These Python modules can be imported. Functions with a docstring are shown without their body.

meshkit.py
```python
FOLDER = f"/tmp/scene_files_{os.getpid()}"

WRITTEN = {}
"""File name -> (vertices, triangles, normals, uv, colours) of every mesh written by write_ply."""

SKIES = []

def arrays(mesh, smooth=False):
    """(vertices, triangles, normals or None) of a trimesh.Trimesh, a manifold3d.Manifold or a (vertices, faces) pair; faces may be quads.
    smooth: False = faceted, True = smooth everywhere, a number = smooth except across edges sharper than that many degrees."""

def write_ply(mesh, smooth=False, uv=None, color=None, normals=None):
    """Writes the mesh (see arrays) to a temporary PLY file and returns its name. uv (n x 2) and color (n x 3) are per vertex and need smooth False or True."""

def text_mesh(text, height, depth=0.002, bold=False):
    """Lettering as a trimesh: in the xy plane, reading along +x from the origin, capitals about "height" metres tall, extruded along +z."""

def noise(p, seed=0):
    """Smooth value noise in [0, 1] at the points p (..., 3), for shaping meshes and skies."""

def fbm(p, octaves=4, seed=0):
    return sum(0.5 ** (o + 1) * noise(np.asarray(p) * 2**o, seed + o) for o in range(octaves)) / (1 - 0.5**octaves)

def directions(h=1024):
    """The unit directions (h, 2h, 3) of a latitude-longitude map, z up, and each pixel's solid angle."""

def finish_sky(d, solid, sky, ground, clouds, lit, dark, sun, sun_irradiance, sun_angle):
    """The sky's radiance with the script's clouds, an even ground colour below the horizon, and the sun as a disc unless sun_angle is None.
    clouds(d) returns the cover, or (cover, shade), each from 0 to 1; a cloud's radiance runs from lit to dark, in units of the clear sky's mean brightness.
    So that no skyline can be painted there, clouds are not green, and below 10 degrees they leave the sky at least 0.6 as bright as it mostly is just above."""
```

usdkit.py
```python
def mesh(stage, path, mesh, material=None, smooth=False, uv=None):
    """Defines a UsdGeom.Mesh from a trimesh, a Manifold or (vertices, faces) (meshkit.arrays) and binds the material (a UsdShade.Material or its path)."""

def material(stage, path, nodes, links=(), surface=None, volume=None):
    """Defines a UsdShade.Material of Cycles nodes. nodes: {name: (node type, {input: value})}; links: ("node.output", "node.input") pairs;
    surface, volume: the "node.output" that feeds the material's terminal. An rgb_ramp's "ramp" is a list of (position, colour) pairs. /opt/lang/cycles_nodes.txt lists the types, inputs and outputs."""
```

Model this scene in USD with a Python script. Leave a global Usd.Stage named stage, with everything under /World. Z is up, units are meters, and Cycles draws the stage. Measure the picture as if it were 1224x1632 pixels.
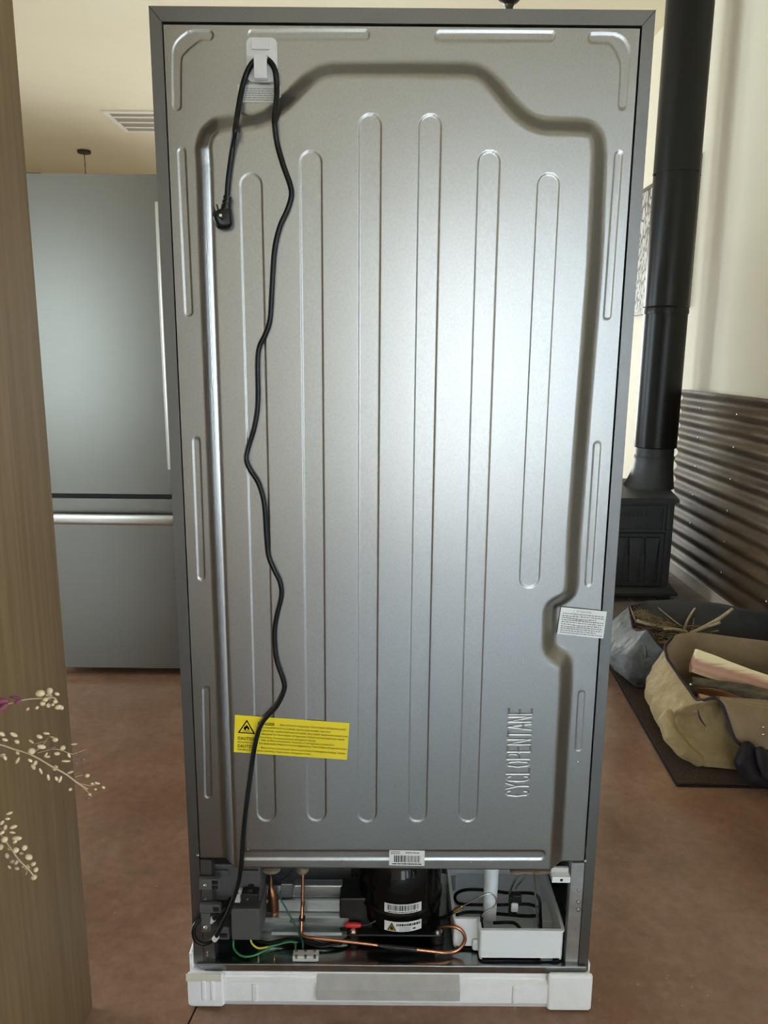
import math, random
import numpy as np, trimesh, usdkit, meshkit
import manifold3d as m3
import shapely
from shapely.geometry import Polygon, LineString
from scipy.spatial import cKDTree
from pxr import Usd, UsdGeom, UsdLux, UsdShade, Sdf, Gf, Vt

random.seed(7)
RNG = np.random.default_rng(7)
stage = Usd.Stage.CreateInMemory()
UsdGeom.SetStageUpAxis(stage, 'Z')
UsdGeom.Xform.Define(stage, '/World')

# ------------------------------------------------------------------ camera
F, H, PITCH, ROLL = 1226.0, 1.231, 0.2013, 0.00835
_f = np.array([0, math.cos(PITCH), -math.sin(PITCH)]); _r = np.array([1.0, 0, 0]); _u = np.array([0, math.sin(PITCH), math.cos(PITCH)])
_r, _u = math.cos(ROLL) * _r + math.sin(ROLL) * _u, math.cos(ROLL) * _u - math.sin(ROLL) * _r
cam = UsdGeom.Camera.Define(stage, '/World/camera')
cam.CreateHorizontalApertureAttr(36.0); cam.CreateVerticalApertureAttr(48.0)
cam.CreateFocalLengthAttr(36.0 * F / 1224)
cam.CreateClippingRangeAttr(Gf.Vec2f(0.02, 200))
M = np.eye(4); M[0, :3], M[1, :3], M[2, :3], M[3, :3] = _r, _u, -_f, (0, 0, H)
UsdGeom.Xformable(cam).AddTransformOp().Set(Gf.Matrix4d(*M.ravel().tolist()))
cam.CreateExposureAttr(-0.12)


def at(px, py, axis, c):
    """The point where the photograph's pixel meets the real plane axis = c."""
    d = _f + (px - 612) / F * _r + (816 - py) / F * _u
    o = np.array([0, 0, H])
    return o + d * (c - o[axis]) / d[axis]


def aty(px, py, y): return at(px, py, 1, y)


# ------------------------------------------------------------------ light
CEIL, XR, XL, YF, YN = 3.20, 1.671, -4.6, 9.6, -2.7
dome = UsdLux.DomeLight.Define(stage, '/World/sky_light')
dome.CreateIntensityAttr(1.6); dome.CreateColorAttr(Gf.Vec3f(0.72, 0.86, 1.0))


def daylight(name, w, h, pos, rx, ry, power, color):
    l = UsdLux.RectLight.Define(stage, '/World/' + name)
    l.CreateWidthAttr(w); l.CreateHeightAttr(h); l.CreateIntensityAttr(power); l.CreateColorAttr(Gf.Vec3f(*color))
    x = UsdGeom.Xformable(l); x.AddTranslateOp().Set(Gf.Vec3d(*pos)); x.AddRotateXYZOp().Set(Gf.Vec3f(rx, ry, 0))


#            name            centre x/y, size
WIN_FAR = (-1.6, 1.0, 0.15, 2.35)        # x0, x1, z0, z1 on the far wall
WIN_NEAR = (0.06, 0.94, 0.10, 2.10)        # glass door behind the camera
WIN_BACK = (-4.2, -3.1, 0.30, 2.20)        # window in the near wall, left of the door
ADDED_WIN_SIDE = (1.12, 1.60, 0.35, 2.15)       # unseen narrow window right of the door, added for more near light
ADDED_WIN_RIGHT = (-2.0, -0.3, 0.35, 2.15)      # y0, y1, z0, z1 on the right wall, unseen, added to brighten the refrigerator back
WIN_LEFT = [(1.35, 4.0, 0.06, 2.40), (5.2, 7.0, 0.5, 2.1)]   # y0, y1, z0, z1 on the left wall
COOL = (0.80, 0.91, 1.0)
daylight('daylight_far', 2.6, 2.2, (-0.3, YF + 0.25, 1.25), -90, 0, 12, (1.0, 0.97, 0.90))
daylight('daylight_near', 0.86, 2.0, (0.50, YN - 0.25, 1.1), 90, 0, 2.9, (1.0, 0.94, 0.87))
daylight('fill_daylight_side', 0.46, 1.8, (1.37, YN - 0.25, 1.25), 90, 0, 3.0, (0.72, 0.86, 1.0))  # added fill through the unseen side window
daylight('daylight_back', 1.1, 1.9, (-3.65, YN - 0.25, 1.25), 90, 0, 5.5, (0.90, 1.0, 0.95))
daylight('fill_daylight_right', 1.7, 1.8, (XR + 0.25, -1.15, 1.25), 0, 90, 30, (0.74, 0.86, 1.0))  # added cool fill from the right for the compressor bay and labels
for i, (a, b, c, d) in enumerate(WIN_LEFT):
    daylight('daylight_left' + '_%03d' % i * (i > 0), b - a, d - c, (XL - 0.25, (a + b) / 2, (c + d) / 2), 0, -90, (11, 8)[i], (0.84, 0.95, 1.0))
# RectLights turned to +x have width along z after the turn: swap below
for i, (a, b, c, d) in enumerate(WIN_LEFT):
    l = UsdLux.RectLight.Get(stage, '/World/daylight_left' + '_%03d' % i * (i > 0)); l.GetWidthAttr().Set(d - c); l.GetHeightAttr().Set(b - a)


# ------------------------------------------------------------------ materials
def mat(name, c1, c2=None, rough=0.5, metal=0.0, scale=8, stretch=(1, 1, 1), detail=4, bump=0.0, bscale=None, bdist=0.002, lo=0.35, hi=0.65, r2=None, spec=None, coat=0, space='object', aniso=0, bstretch=None, sheen=0, trans=0, extra=None):
    n, l = {'p': ('principled_bsdf', {'base_color': c1, 'roughness': rough, 'metallic': metal})}, []
    if spec is not None: n['p'][1]['specular_ior_level'] = spec
    if coat: n['p'][1]['coat_weight'] = coat
    if aniso: n['p'][1]['anisotropic'] = aniso
    if sheen: n['p'][1]['sheen_weight'] = sheen
    if trans: n['p'][1]['transmission_weight'] = trans
    if c2 is not None or bump or r2 is not None:
        n['tc'] = ('texture_coordinate', {}); n['mp'] = ('mapping', {'scale': stretch}); l.append(('tc.' + space, 'mp.vector'))
        n['n'] = ('noise_texture', {'scale': scale, 'detail': detail, 'roughness': 0.6}); l.append(('mp.vector', 'n.vector'))
    if c2 is not None:
        n['r'] = ('rgb_ramp', {'ramp': [(lo, c1), (hi, c2)]}); l += [('n.fac', 'r.fac'), ('r.color', 'p.base_color')]
    if r2 is not None:
        n['mr'] = ('map_range', {'from_min': lo, 'from_max': hi, 'to_min': rough, 'to_max': r2, 'clamp': True}); l += [('n.fac', 'mr.value'), ('mr.result', 'p.roughness')]
    if bump:
        n['bm'] = ('mapping', {'scale': bstretch or stretch}); l.append(('tc.' + space, 'bm.vector'))
        n['bn'] = ('noise_texture', {'scale': bscale or scale, 'detail': 3}); n['b'] = ('bump', {'strength': bump, 'distance': bdist})
        l += [('bm.vector', 'bn.vector'), ('bn.fac', 'b.height'), ('b.normal', 'p.normal')]
    return usdkit.material(stage, '/World/Looks/' + name, n, l, surface='p.BSDF')


MT = {}
MT['wall'] = mat('wall_paint', (0.76, 0.70, 0.56), (0.79, 0.73, 0.59), rough=0.7, scale=1.5, bump=0.15, bscale=180, bdist=0.0008)
MT['ceil'] = mat('ceiling_paint', (0.74, 0.66, 0.48), (0.77, 0.69, 0.51), rough=0.8, scale=1.2, bump=0.15, bscale=150, bdist=0.0008)
MT['base'] = mat('baseboard_paint', (0.62, 0.55, 0.50), (0.68, 0.61, 0.56), rough=0.5, scale=6)
MT['tile'] = mat('hearth_stone', (0.20, 0.17, 0.14), (0.27, 0.23, 0.19), rough=0.6, scale=9)
MT['tanwood'] = mat('tan_wood', (0.40, 0.27, 0.14), (0.46, 0.32, 0.18), rough=0.5, scale=20, stretch=(1, 8, 8))
MT['oak'] = mat('pale_oak', (0.128, 0.076, 0.033), (0.170, 0.106, 0.048), rough=0.55, scale=9, stretch=(9, 9, 0.35), detail=6, bump=0.08, bscale=60, bdist=0.0005, bstretch=(6, 6, 0.2), spec=0.3)
MT['steel_panel'] = mat('galvanised_panel', (0.335, 0.33, 0.325), (0.385, 0.38, 0.375), rough=0.32, metal=1.0, scale=420, stretch=(1, 1, 0.55), detail=2, lo=0.3, hi=0.7, bump=0.05, bscale=600, bdist=0.0003)
MT['frame'] = mat('grey_cabinet_paint', (0.17, 0.168, 0.165), (0.20, 0.198, 0.195), rough=0.36, metal=0.9, scale=500, bump=0.08, bscale=700, bdist=0.0003)
MT['galv'] = mat('galvanised_steel', (0.46, 0.48, 0.49), (0.58, 0.60, 0.61), rough=0.28, metal=0.82, scale=60, stretch=(0.3, 1, 1))
MT['pan'] = mat('pan_steel', (0.30, 0.32, 0.33), (0.38, 0.40, 0.41), rough=0.22, metal=1.0, scale=40)
MT['galv_d'] = mat('dull_galvanised_steel', (0.26, 0.28, 0.29), (0.34, 0.36, 0.37), rough=0.4, metal=0.9, scale=40)
MT['greyplastic'] = mat('dark_grey_plastic', (0.085, 0.083, 0.08), rough=0.5)
MT['blackplastic'] = mat('black_plastic', (0.012, 0.012, 0.012), rough=0.35)
MT['cord'] = mat('black_cord_rubber', (0.006, 0.006, 0.006), rough=0.28, spec=0.3)
MT['shell'] = mat('black_enamel', (0.004, 0.004, 0.004), rough=0.10, spec=0.3)
MT['whiteplastic'] = mat('white_plastic', (0.80, 0.82, 0.84), rough=0.4)
MT['hook'] = mat('grey_white_plastic', (0.60, 0.58, 0.56), rough=0.45)
MT['copper'] = mat('copper', (0.75, 0.36, 0.22), (0.62, 0.26, 0.15), rough=0.25, metal=1.0, scale=60)
MT['oldcopper'] = mat('dark_copper', (0.30, 0.13, 0.08), (0.42, 0.19, 0.11), rough=0.35, metal=1.0, scale=60)
MT['brass'] = mat('brass', (0.70, 0.50, 0.18), rough=0.25, metal=1.0)
MT['silver'] = mat('bright_steel', (0.75, 0.75, 0.74), rough=0.2, metal=1.0)
MT['green'] = mat('green_wire', (0.03, 0.22, 0.08), rough=0.4)
MT['teal'] = mat('teal_wire', (0.02, 0.11, 0.10), rough=0.4)
MT['yellow_wire'] = mat('yellow_wire', (0.65, 0.55, 0.06), rough=0.4)
MT['red'] = mat('red_insulation', (0.60, 0.02, 0.02), rough=0.35)
MT['paper'] = mat('label_paper', (0.74, 0.74, 0.73), rough=0.22)
MT['clear_label'] = mat('silvery_label', (0.50, 0.49, 0.45), rough=0.3, metal=0.3)
MT['yellow'] = mat('yellow_label', (0.80, 0.62, 0.015), rough=0.4)
MT['ink'] = mat('black_ink', (0.012, 0.012, 0.012), rough=0.5)
MT['greyink'] = mat('grey_ink', (0.15, 0.15, 0.16), rough=0.5)
MT['foam'] = mat('white_foam', (0.84, 0.83, 0.84), (0.88, 0.87, 0.88), rough=0.75, scale=40, bump=0.3, bscale=260, bdist=0.0012)
MT['foamgrey'] = mat('grey_foam', (0.40, 0.385, 0.37), (0.47, 0.45, 0.43), rough=0.6, scale=30, bump=0.3, bscale=200, bdist=0.001)
MT['tape'] = mat('cream_tape', (0.66, 0.63, 0.52), (0.72, 0.69, 0.60), rough=0.3, scale=30)
MT['brownfoam'] = mat('brown_foam', (0.17, 0.13, 0.09), (0.25, 0.19, 0.13), rough=0.8, scale=60)
MT['stainless'] = mat('stainless', (0.205, 0.205, 0.196), (0.213, 0.213, 0.204), rough=0.31, metal=1.0, scale=300, stretch=(0.05, 1, 1))
MT['handle'] = mat('stainless_handle', (0.50, 0.50, 0.49), rough=0.25, metal=1.0)
MT['black'] = mat('black_gap', (0.01, 0.01, 0.01), rough=0.6)
MT['stove'] = mat('black_stove_iron', (0.028, 0.032, 0.036), (0.036, 0.040, 0.044), rough=0.5, scale=50, bump=0.15, bscale=200, bdist=0.0008)
MT['pipe'] = mat('black_stovepipe', (0.007, 0.007, 0.007), rough=0.32, metal=0.0, spec=0.3)
MT['rust'] = usdkit.material(stage, '/World/Looks/rusty_iron', {
    'tc': ('texture_coordinate', {}), 'm1': ('mapping', {'scale': (1, 0.7, 5)}), 'n1': ('noise_texture', {'scale': 2.2, 'detail': 8, 'roughness': 0.65}),
    'n2': ('noise_texture', {'scale': 60, 'detail': 5}), 'r1': ('rgb_ramp', {'ramp': [(0.3, (0.050, 0.033, 0.019)), (0.5, (0.115, 0.080, 0.047)), (0.7, (0.20, 0.15, 0.092))]}),
    'r2': ('rgb_ramp', {'ramp': [(0.3, (0.7, 0.66, 0.6)), (0.7, (1, 1, 1))]}), 'mx': ('mix_color', {'blend_type': 'multiply', 'fac': 1.0}),
    'p': ('principled_bsdf', {'roughness': 0.55, 'metallic': 0.1, 'specular_ior_level': 0.3})},
    [('tc.object', 'm1.vector'), ('m1.vector', 'n1.vector'), ('tc.object', 'n2.vector'), ('n1.fac', 'r1.fac'), ('n2.fac', 'r2.fac'), ('r1.color', 'mx.a'), ('r2.color', 'mx.b'), ('mx.result', 'p.base_color')], surface='p.BSDF')
MT['mat'] = mat('brown_doormat', (0.040, 0.026, 0.019), (0.070, 0.046, 0.034), rough=0.95, scale=160, bump=0.8, bscale=400, bdist=0.003, spec=0.05)
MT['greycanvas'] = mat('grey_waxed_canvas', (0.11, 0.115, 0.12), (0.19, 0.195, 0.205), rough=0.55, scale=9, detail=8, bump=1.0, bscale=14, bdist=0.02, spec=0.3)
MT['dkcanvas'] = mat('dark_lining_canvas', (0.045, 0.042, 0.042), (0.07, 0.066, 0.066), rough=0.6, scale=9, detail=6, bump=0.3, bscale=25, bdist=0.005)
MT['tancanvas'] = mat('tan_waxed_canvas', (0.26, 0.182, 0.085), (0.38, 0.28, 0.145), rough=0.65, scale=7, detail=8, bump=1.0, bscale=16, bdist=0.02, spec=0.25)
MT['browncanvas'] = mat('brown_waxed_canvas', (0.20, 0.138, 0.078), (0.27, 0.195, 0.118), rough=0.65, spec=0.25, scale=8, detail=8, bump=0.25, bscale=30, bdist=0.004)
MT['trim'] = mat('dark_leather_binding', (0.026, 0.016, 0.020), rough=0.6, spec=0.25)
MT['leather'] = mat('dark_leather', (0.007, 0.005, 0.006), (0.014, 0.010, 0.012), rough=0.6, spec=0.2, scale=20, bump=0.3, bscale=60, bdist=0.002)
MT['bark'] = mat('bark', (0.045, 0.035, 0.022), (0.13, 0.10, 0.06), rough=0.85, scale=30, stretch=(0.4, 1, 1), bump=0.8, bscale=40, bdist=0.008)
MT['heart'] = mat('orange_heartwood', (0.16, 0.06, 0.022), (0.26, 0.11, 0.04), rough=0.6, scale=20, stretch=(0.2, 1, 1))
MT['twig'] = mat('dry_twig', (0.30, 0.22, 0.13), (0.44, 0.34, 0.22), rough=0.75, scale=60)
MT['straw'] = mat('dry_straw', (0.22, 0.15, 0.075), rough=0.8)
MT['added_rug'] = mat('added_blue_grey_wool', (0.42, 0.46, 0.52), (0.50, 0.54, 0.60), rough=0.95, scale=90, bump=0.6, bscale=300, bdist=0.003)
MT['pod'] = mat('cream_seed_pod', (0.44, 0.32, 0.19), (0.53, 0.40, 0.25), rough=0.6, scale=50)
MT['pinkpod'] = mat('magenta_petal', (0.17, 0.035, 0.06), rough=0.7)
MT['brownpod'] = mat('brown_seed_pod', (0.14, 0.08, 0.06), rough=0.7)
MT['stem'] = mat('dry_stem', (0.36, 0.25, 0.16), rough=0.7)
MT['ceramic'] = mat('ceramic', (0.5, 0.48, 0.44), rough=0.4)
MT['vent'] = mat('vent_paint', (0.80, 0.77, 0.70), rough=0.5)
MT['ventdark'] = mat('vent_shade', (0.34, 0.29, 0.21), rough=0.8)
MT['bronze'] = mat('dark_bronze', (0.045, 0.035, 0.03), rough=0.4, metal=0.6)
MT['frame_wood'] = mat('picture_frame_wood', (0.10, 0.065, 0.035), rough=0.5)
MT['shade_glass'] = mat('opal_glass', (0.8, 0.78, 0.7), rough=0.3)
MT['winframe'] = mat('window_frame_white', (0.75, 0.74, 0.70), rough=0.5)
MT['glass'] = usdkit.material(stage, '/World/Looks/window_glass', {'f': ('fresnel', {'IOR': 1.45}), 't': ('transparent_bsdf', {'color': (0.97, 0.98, 0.97)}), 'g': ('glossy_bsdf', {'roughness': 0.0, 'color': (1, 1, 1)}), 'm': ('mix_closure', {})},
                              [('f.fac', 'm.fac'), ('t.BSDF', 'm.closure1'), ('g.BSDF', 'm.closure2')], surface='m.closure')
MT['floor'] = usdkit.material(stage, '/World/Looks/stained_concrete', {
    'tc': ('texture_coordinate', {}), 'n1': ('noise_texture', {'scale': 2.1, 'detail': 9, 'roughness': 0.62, 'distortion': 0.4}), 'n2': ('noise_texture', {'scale': 38, 'detail': 6, 'roughness': 0.7}),
    'n3': ('noise_texture', {'scale': 300, 'detail': 2}), 'v': ('voronoi_texture', {'scale': 22, 'randomness': 1.0}),
    'r1': ('rgb_ramp', {'ramp': [(0.3, (0.180, 0.090, 0.053)), (0.5, (0.235, 0.126, 0.078)), (0.7, (0.295, 0.172, 0.114))]}),
    'r2': ('rgb_ramp', {'ramp': [(0.3, (0.80, 0.78, 0.76)), (0.7, (1.12, 1.12, 1.12))]}), 'rv': ('rgb_ramp', {'ramp': [(0.0, (0.42, 0.34, 0.28)), (0.055, (0.0, 0.0, 0.0))]}),
    'mx': ('mix_color', {'blend_type': 'multiply', 'fac': 1.0}), 'ad': ('mix_color', {'blend_type': 'add', 'fac': 0.7}),
    'mr': ('map_range', {'from_min': 0.3, 'from_max': 0.7, 'to_min': 0.15, 'to_max': 0.27}), 'b': ('bump', {'strength': 0.12, 'distance': 0.002}),
    'p': ('principled_bsdf', {'specular_ior_level': 0.6})},
    [('tc.object', 'n1.vector'), ('tc.object', 'n2.vector'), ('tc.object', 'n3.vector'), ('tc.object', 'v.vector'), ('n1.fac', 'r1.fac'), ('n2.fac', 'r2.fac'), ('v.distance', 'rv.fac'),
     ('r1.color', 'mx.a'), ('r2.color', 'mx.b'), ('mx.result', 'ad.a'), ('rv.color', 'ad.b'), ('ad.result', 'p.base_color'), ('n1.fac', 'mr.value'), ('mr.result', 'p.roughness'), ('n2.fac', 'b.height'), ('b.normal', 'p.normal')], surface='p.BSDF')
_a, _b = aty(1104, 1056, 2.43), aty(1240, 1098, 2.36); LOG_SLOPE = (_b - _a)[2] / (_b - _a)[0]
MT['splitwood'] = usdkit.material(stage, '/World/Looks/split_cedar', {
    'tc': ('texture_coordinate', {}), 'sx': ('separate_xyz', {}), 'm1': ('mapping', {'scale': (1.2, 20, 20)}), 'n1': ('noise_texture', {'scale': 6, 'detail': 8, 'roughness': 0.7, 'distortion': 0.4}),
    'mu': ('math', {'math_type': 'multiply_add', 'value2': 0.035, 'value3': -0.0175}), 'ad': ('math', {'math_type': 'add'}), 'sl': ('math', {'math_type': 'multiply_add', 'value2': -LOG_SLOPE}),
    'mr': ('map_range', {'from_min': -0.045, 'from_max': 0.045, 'to_min': 0.0, 'to_max': 1.0}),
    'r': ('rgb_ramp', {'ramp': [(0.0, (0.60, 0.42, 0.27)), (0.22, (0.66, 0.47, 0.30)), (0.34, (0.50, 0.27, 0.18)), (0.48, (0.60, 0.34, 0.24)), (0.66, (0.46, 0.22, 0.16)), (0.74, (0.66, 0.46, 0.30)), (0.82, (0.80, 0.68, 0.42)), (1.0, (0.84, 0.74, 0.48))]}),
    'p': ('principled_bsdf', {'roughness': 0.6})},
    [('tc.object', 'sx.vector'), ('tc.object', 'm1.vector'), ('m1.vector', 'n1.vector'), ('n1.fac', 'mu.value1'), ('sx.x', 'sl.value1'), ('sx.z', 'sl.value3'), ('sl.value', 'ad.value1'), ('mu.value', 'ad.value2'), ('ad.value', 'mr.value'), ('mr.result', 'r.fac'), ('r.color', 'p.base_color')], surface='p.BSDF')
MT['picture'] = usdkit.material(stage, '/World/Looks/branch_print', {
    'tc': ('texture_coordinate', {}), 'm1': ('mapping', {'scale': (1, 16, 5)}), 'n0': ('noise_texture', {'scale': 3, 'detail': 3}), 'ma': ('mix_vector', {'fac': 0.14}),
    'v': ('voronoi_texture', {'feature': 'distance_to_edge', 'scale': 3.0}), 'r': ('rgb_ramp', {'ramp': [(0.0, (0.04, 0.035, 0.03)), (0.06, (0.10, 0.09, 0.075)), (0.15, (0.58, 0.55, 0.50))]}),
    'p': ('principled_bsdf', {'roughness': 0.6})},
    [('tc.object', 'm1.vector'), ('m1.vector', 'n0.vector'), ('m1.vector', 'ma.a'), ('n0.color', 'ma.b'), ('ma.result', 'v.vector'), ('v.distance', 'r.fac'), ('r.color', 'p.base_color')], surface='p.BSDF')

# ------------------------------------------------------------------ scene helpers
USED = {}


def numbered(parent, name):
    k = (parent, name); n = USED[k] = USED.get(k, -1) + 1
    return name if n == 0 else '%s_%03d' % (name, n)


class T:
    """A top-level thing: an Xform at its base, with parts below."""
    def __init__(s, name, label, cat, base, group=None, kind=None):
        s.base = np.array(base, float); s.path = '/World/' + numbered('/World', name)
        x = UsdGeom.Xform.Define(stage, s.path); x.AddTranslateOp().Set(Gf.Vec3d(*s.base.tolist()))
        tag(x.GetPrim(), label, cat, group, kind)

    def part(s, name, mesh, m, smooth=35, parent=None, label=None, kind=None):
        path = parent or s.path
        p = path + '/' + numbered(path, name)
        mesh = trimesh.Trimesh(*arr(mesh), process=False)
        mesh.vertices = mesh.vertices - s.base
        o = usdkit.mesh(stage, p, mesh, MT[m], smooth=smooth)
        if label: o.GetPrim().SetCustomDataByKey('label', label)
        if kind: o.GetPrim().SetCustomDataByKey('kind', kind)
        return p


def tag(p, label=None, cat=None, group=None, kind=None):
    for k, v in (('label', label), ('category', cat), ('group', group), ('kind', kind)):
        if v: p.SetCustomDataByKey(k, v)


def arr(m):
    if hasattr(m, 'to_mesh'):
        q = m.to_mesh(); return q.vert_properties[:, :3].astype(float), q.tri_verts.astype(int)
    if isinstance(m, (tuple, list)):
        v, f = np.asarray(m[0], float), np.asarray(m[1], int)
        if f.shape[1] == 4: f = np.vstack([f[:, [0, 1, 2]], f[:, [0, 2, 3]]])
        return v, f
    return np.array(m.vertices), np.array(m.faces)


def single(name, mesh, m, label=None, cat=None, group=None, kind=None, smooth=35, base=None):
    """A thing (or a piece of the setting) that is one mesh."""
    mesh = trimesh.Trimesh(*arr(mesh), process=False)
    b = np.array(base if base is not None else (mesh.bounds[0][0] / 2 + mesh.bounds[1][0] / 2, mesh.bounds[0][1] / 2 + mesh.bounds[1][1] / 2, mesh.bounds[0][2]))
    mesh.vertices = mesh.vertices - b
    o = usdkit.mesh(stage, '/World/' + numbered('/World', name), mesh, MT[m], smooth=smooth)
    o.AddTranslateOp().Set(Gf.Vec3d(*b.tolist())); tag(o.GetPrim(), label, cat, group, kind)
    return o


def cat(*ms): return trimesh.util.concatenate([trimesh.Trimesh(*arr(m), process=False) for m in ms])


def box(x0, x1, y0, y1, z0, z1):
    b = trimesh.creation.box([x1 - x0, y1 - y0, z1 - z0]); b.apply_translation([(x0 + x1) / 2, (y0 + y1) / 2, (z0 + z1) / 2]); return b


def rbox(x0, x1, y0, y1, z0, z1, r=0.004, n=8):
    s = m3.Manifold.sphere(r, n)
    return m3.Manifold.batch_hull([s.translate((x, y, z)) for x in (x0 + r, x1 - r) for y in (y0 + r, y1 - r) for z in (z0 + r, z1 - r)])


def hullpts(pts): return trimesh.convex.convex_hull(np.array(pts, float))


def prism(poly, axis, a, b):
    """poly: 2D points in the two other axes (x,z for y; y,z for x; x,y for z), extruded from a to b along axis."""
    if isinstance(poly, shapely.MultiPolygon): return cat(*[prism(g, axis, a, b) for g in poly.geoms])
    e = trimesh.creation.extrude_polygon(poly if isinstance(poly, shapely.Geometry) else Polygon(poly), b - a, engine='earcut')
    v = np.array(e.vertices)
    if axis == 'z': v = v + [0, 0, a]
    elif axis == 'y': v = np.stack([v[:, 0], v[:, 2] + a, v[:, 1]], 1); e.faces = e.faces[:, ::-1]
    else: v = np.stack([v[:, 2] + a, v[:, 0], v[:, 1]], 1)
    return trimesh.Trimesh(v, e.faces, process=False)


def rrect(x0, x1, z0, z1, r): return shapely.box(x0 + r, z0 + r, x1 - r, z1 - r).buffer(r, quad_segs=6)


def cyl(p0, p1, r, n=20, r2=None): return tube([p0, p1], [r, r if r2 is None else r2], n, spline=False)


def spline(pts, n=8):
    P = np.array(pts, float)
    if len(P) < 3: return P
    Q = np.vstack([2 * P[0] - P[1], P, 2 * P[-1] - P[-2]]); out = []
    for i in range(1, len(Q) - 2):
        a, b, c, d = Q[i - 1:i + 3]
        for t in np.linspace(0, 1, n, endpoint=False):
            out.append(0.5 * (2 * b + (c - a) * t + (2 * a - 5 * b + 4 * c - d) * t * t + (3 * b - a - 3 * c + d) * t ** 3))
    return np.vstack([out, P[-1]])


def tube(pts, r, n=10, spline_n=8, spline=True):
    P0 = np.array(pts, float); r = np.broadcast_to(np.array(r, float), (len(P0),))
    P = globals()['spline'](P0, spline_n) if spline and len(P0) > 2 else P0
    R = np.interp(np.linspace(0, 1, len(P)), np.linspace(0, 1, len(P0)), r)
    t = np.gradient(P, axis=0); t /= np.linalg.norm(t, axis=1, keepdims=True) + 1e-12
    ref = np.array([0, 0, 1.0]) if abs(t[0][2]) < 0.9 else np.array([1.0, 0, 0])
    u = np.cross(t[0], ref); u /= np.linalg.norm(u); V = []
    ang = np.linspace(0, 2 * np.pi, n, endpoint=False)
    for i in range(len(P)):
        u = u - t[i] * (u @ t[i]); u /= np.linalg.norm(u) + 1e-12; w = np.cross(t[i], u)
        V.append(P[i] + R[i] * (np.cos(ang)[:, None] * u + np.sin(ang)[:, None] * w))
    V = np.vstack(V); m = len(P); f = []
    for i in range(m - 1):
        a = i * n + np.arange(n); b = i * n + (np.arange(n) + 1) % n
        f.append(np.stack([a, b, b + n], 1)); f.append(np.stack([a, b + n, a + n], 1))
    V = np.vstack([V, P[0], P[-1]]); k = m * n; j = np.arange(n); jj = (j + 1) % n
    f.append(np.stack([np.full(n, k), jj, j], 1)); f.append(np.stack([np.full(n, k + 1), j + (m - 1) * n, jj + (m - 1) * n], 1))
    return trimesh.Trimesh(V, np.vstack(f), process=False)


def lathe(profile, c, n=40):
    """profile: (radius, z) from bottom to top, about the vertical axis through c."""
    p = np.array(profile, float); a = np.linspace(0, 2 * np.pi, n, endpoint=False); m = len(p)
    V = np.stack([np.outer(p[:, 0], np.cos(a)), np.outer(p[:, 0], np.sin(a)), np.repeat(p[:, 1:2], n, 1)], -1).reshape(-1, 3) + c
    f = []
    for i in range(m - 1):
        j = i * n + np.arange(n); k = i * n + (np.arange(n) + 1) % n
        f.append(np.stack([j, k, k + n], 1)); f.append(np.stack([j, k + n, j + n], 1))
    return trimesh.Trimesh(V, np.vstack(f), process=True)


def ellipsoid(c, r, d=None, sub=2):
    s = trimesh.creation.icosphere(sub, 1.0); v = s.vertices * r
    if d is not None:
        v = trimesh.transform_points(v, trimesh.geometry.align_vectors([0, 0, 1], np.array(d) / np.linalg.norm(d)))
    return trimesh.Trimesh(v + c, s.faces, process=False)


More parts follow.
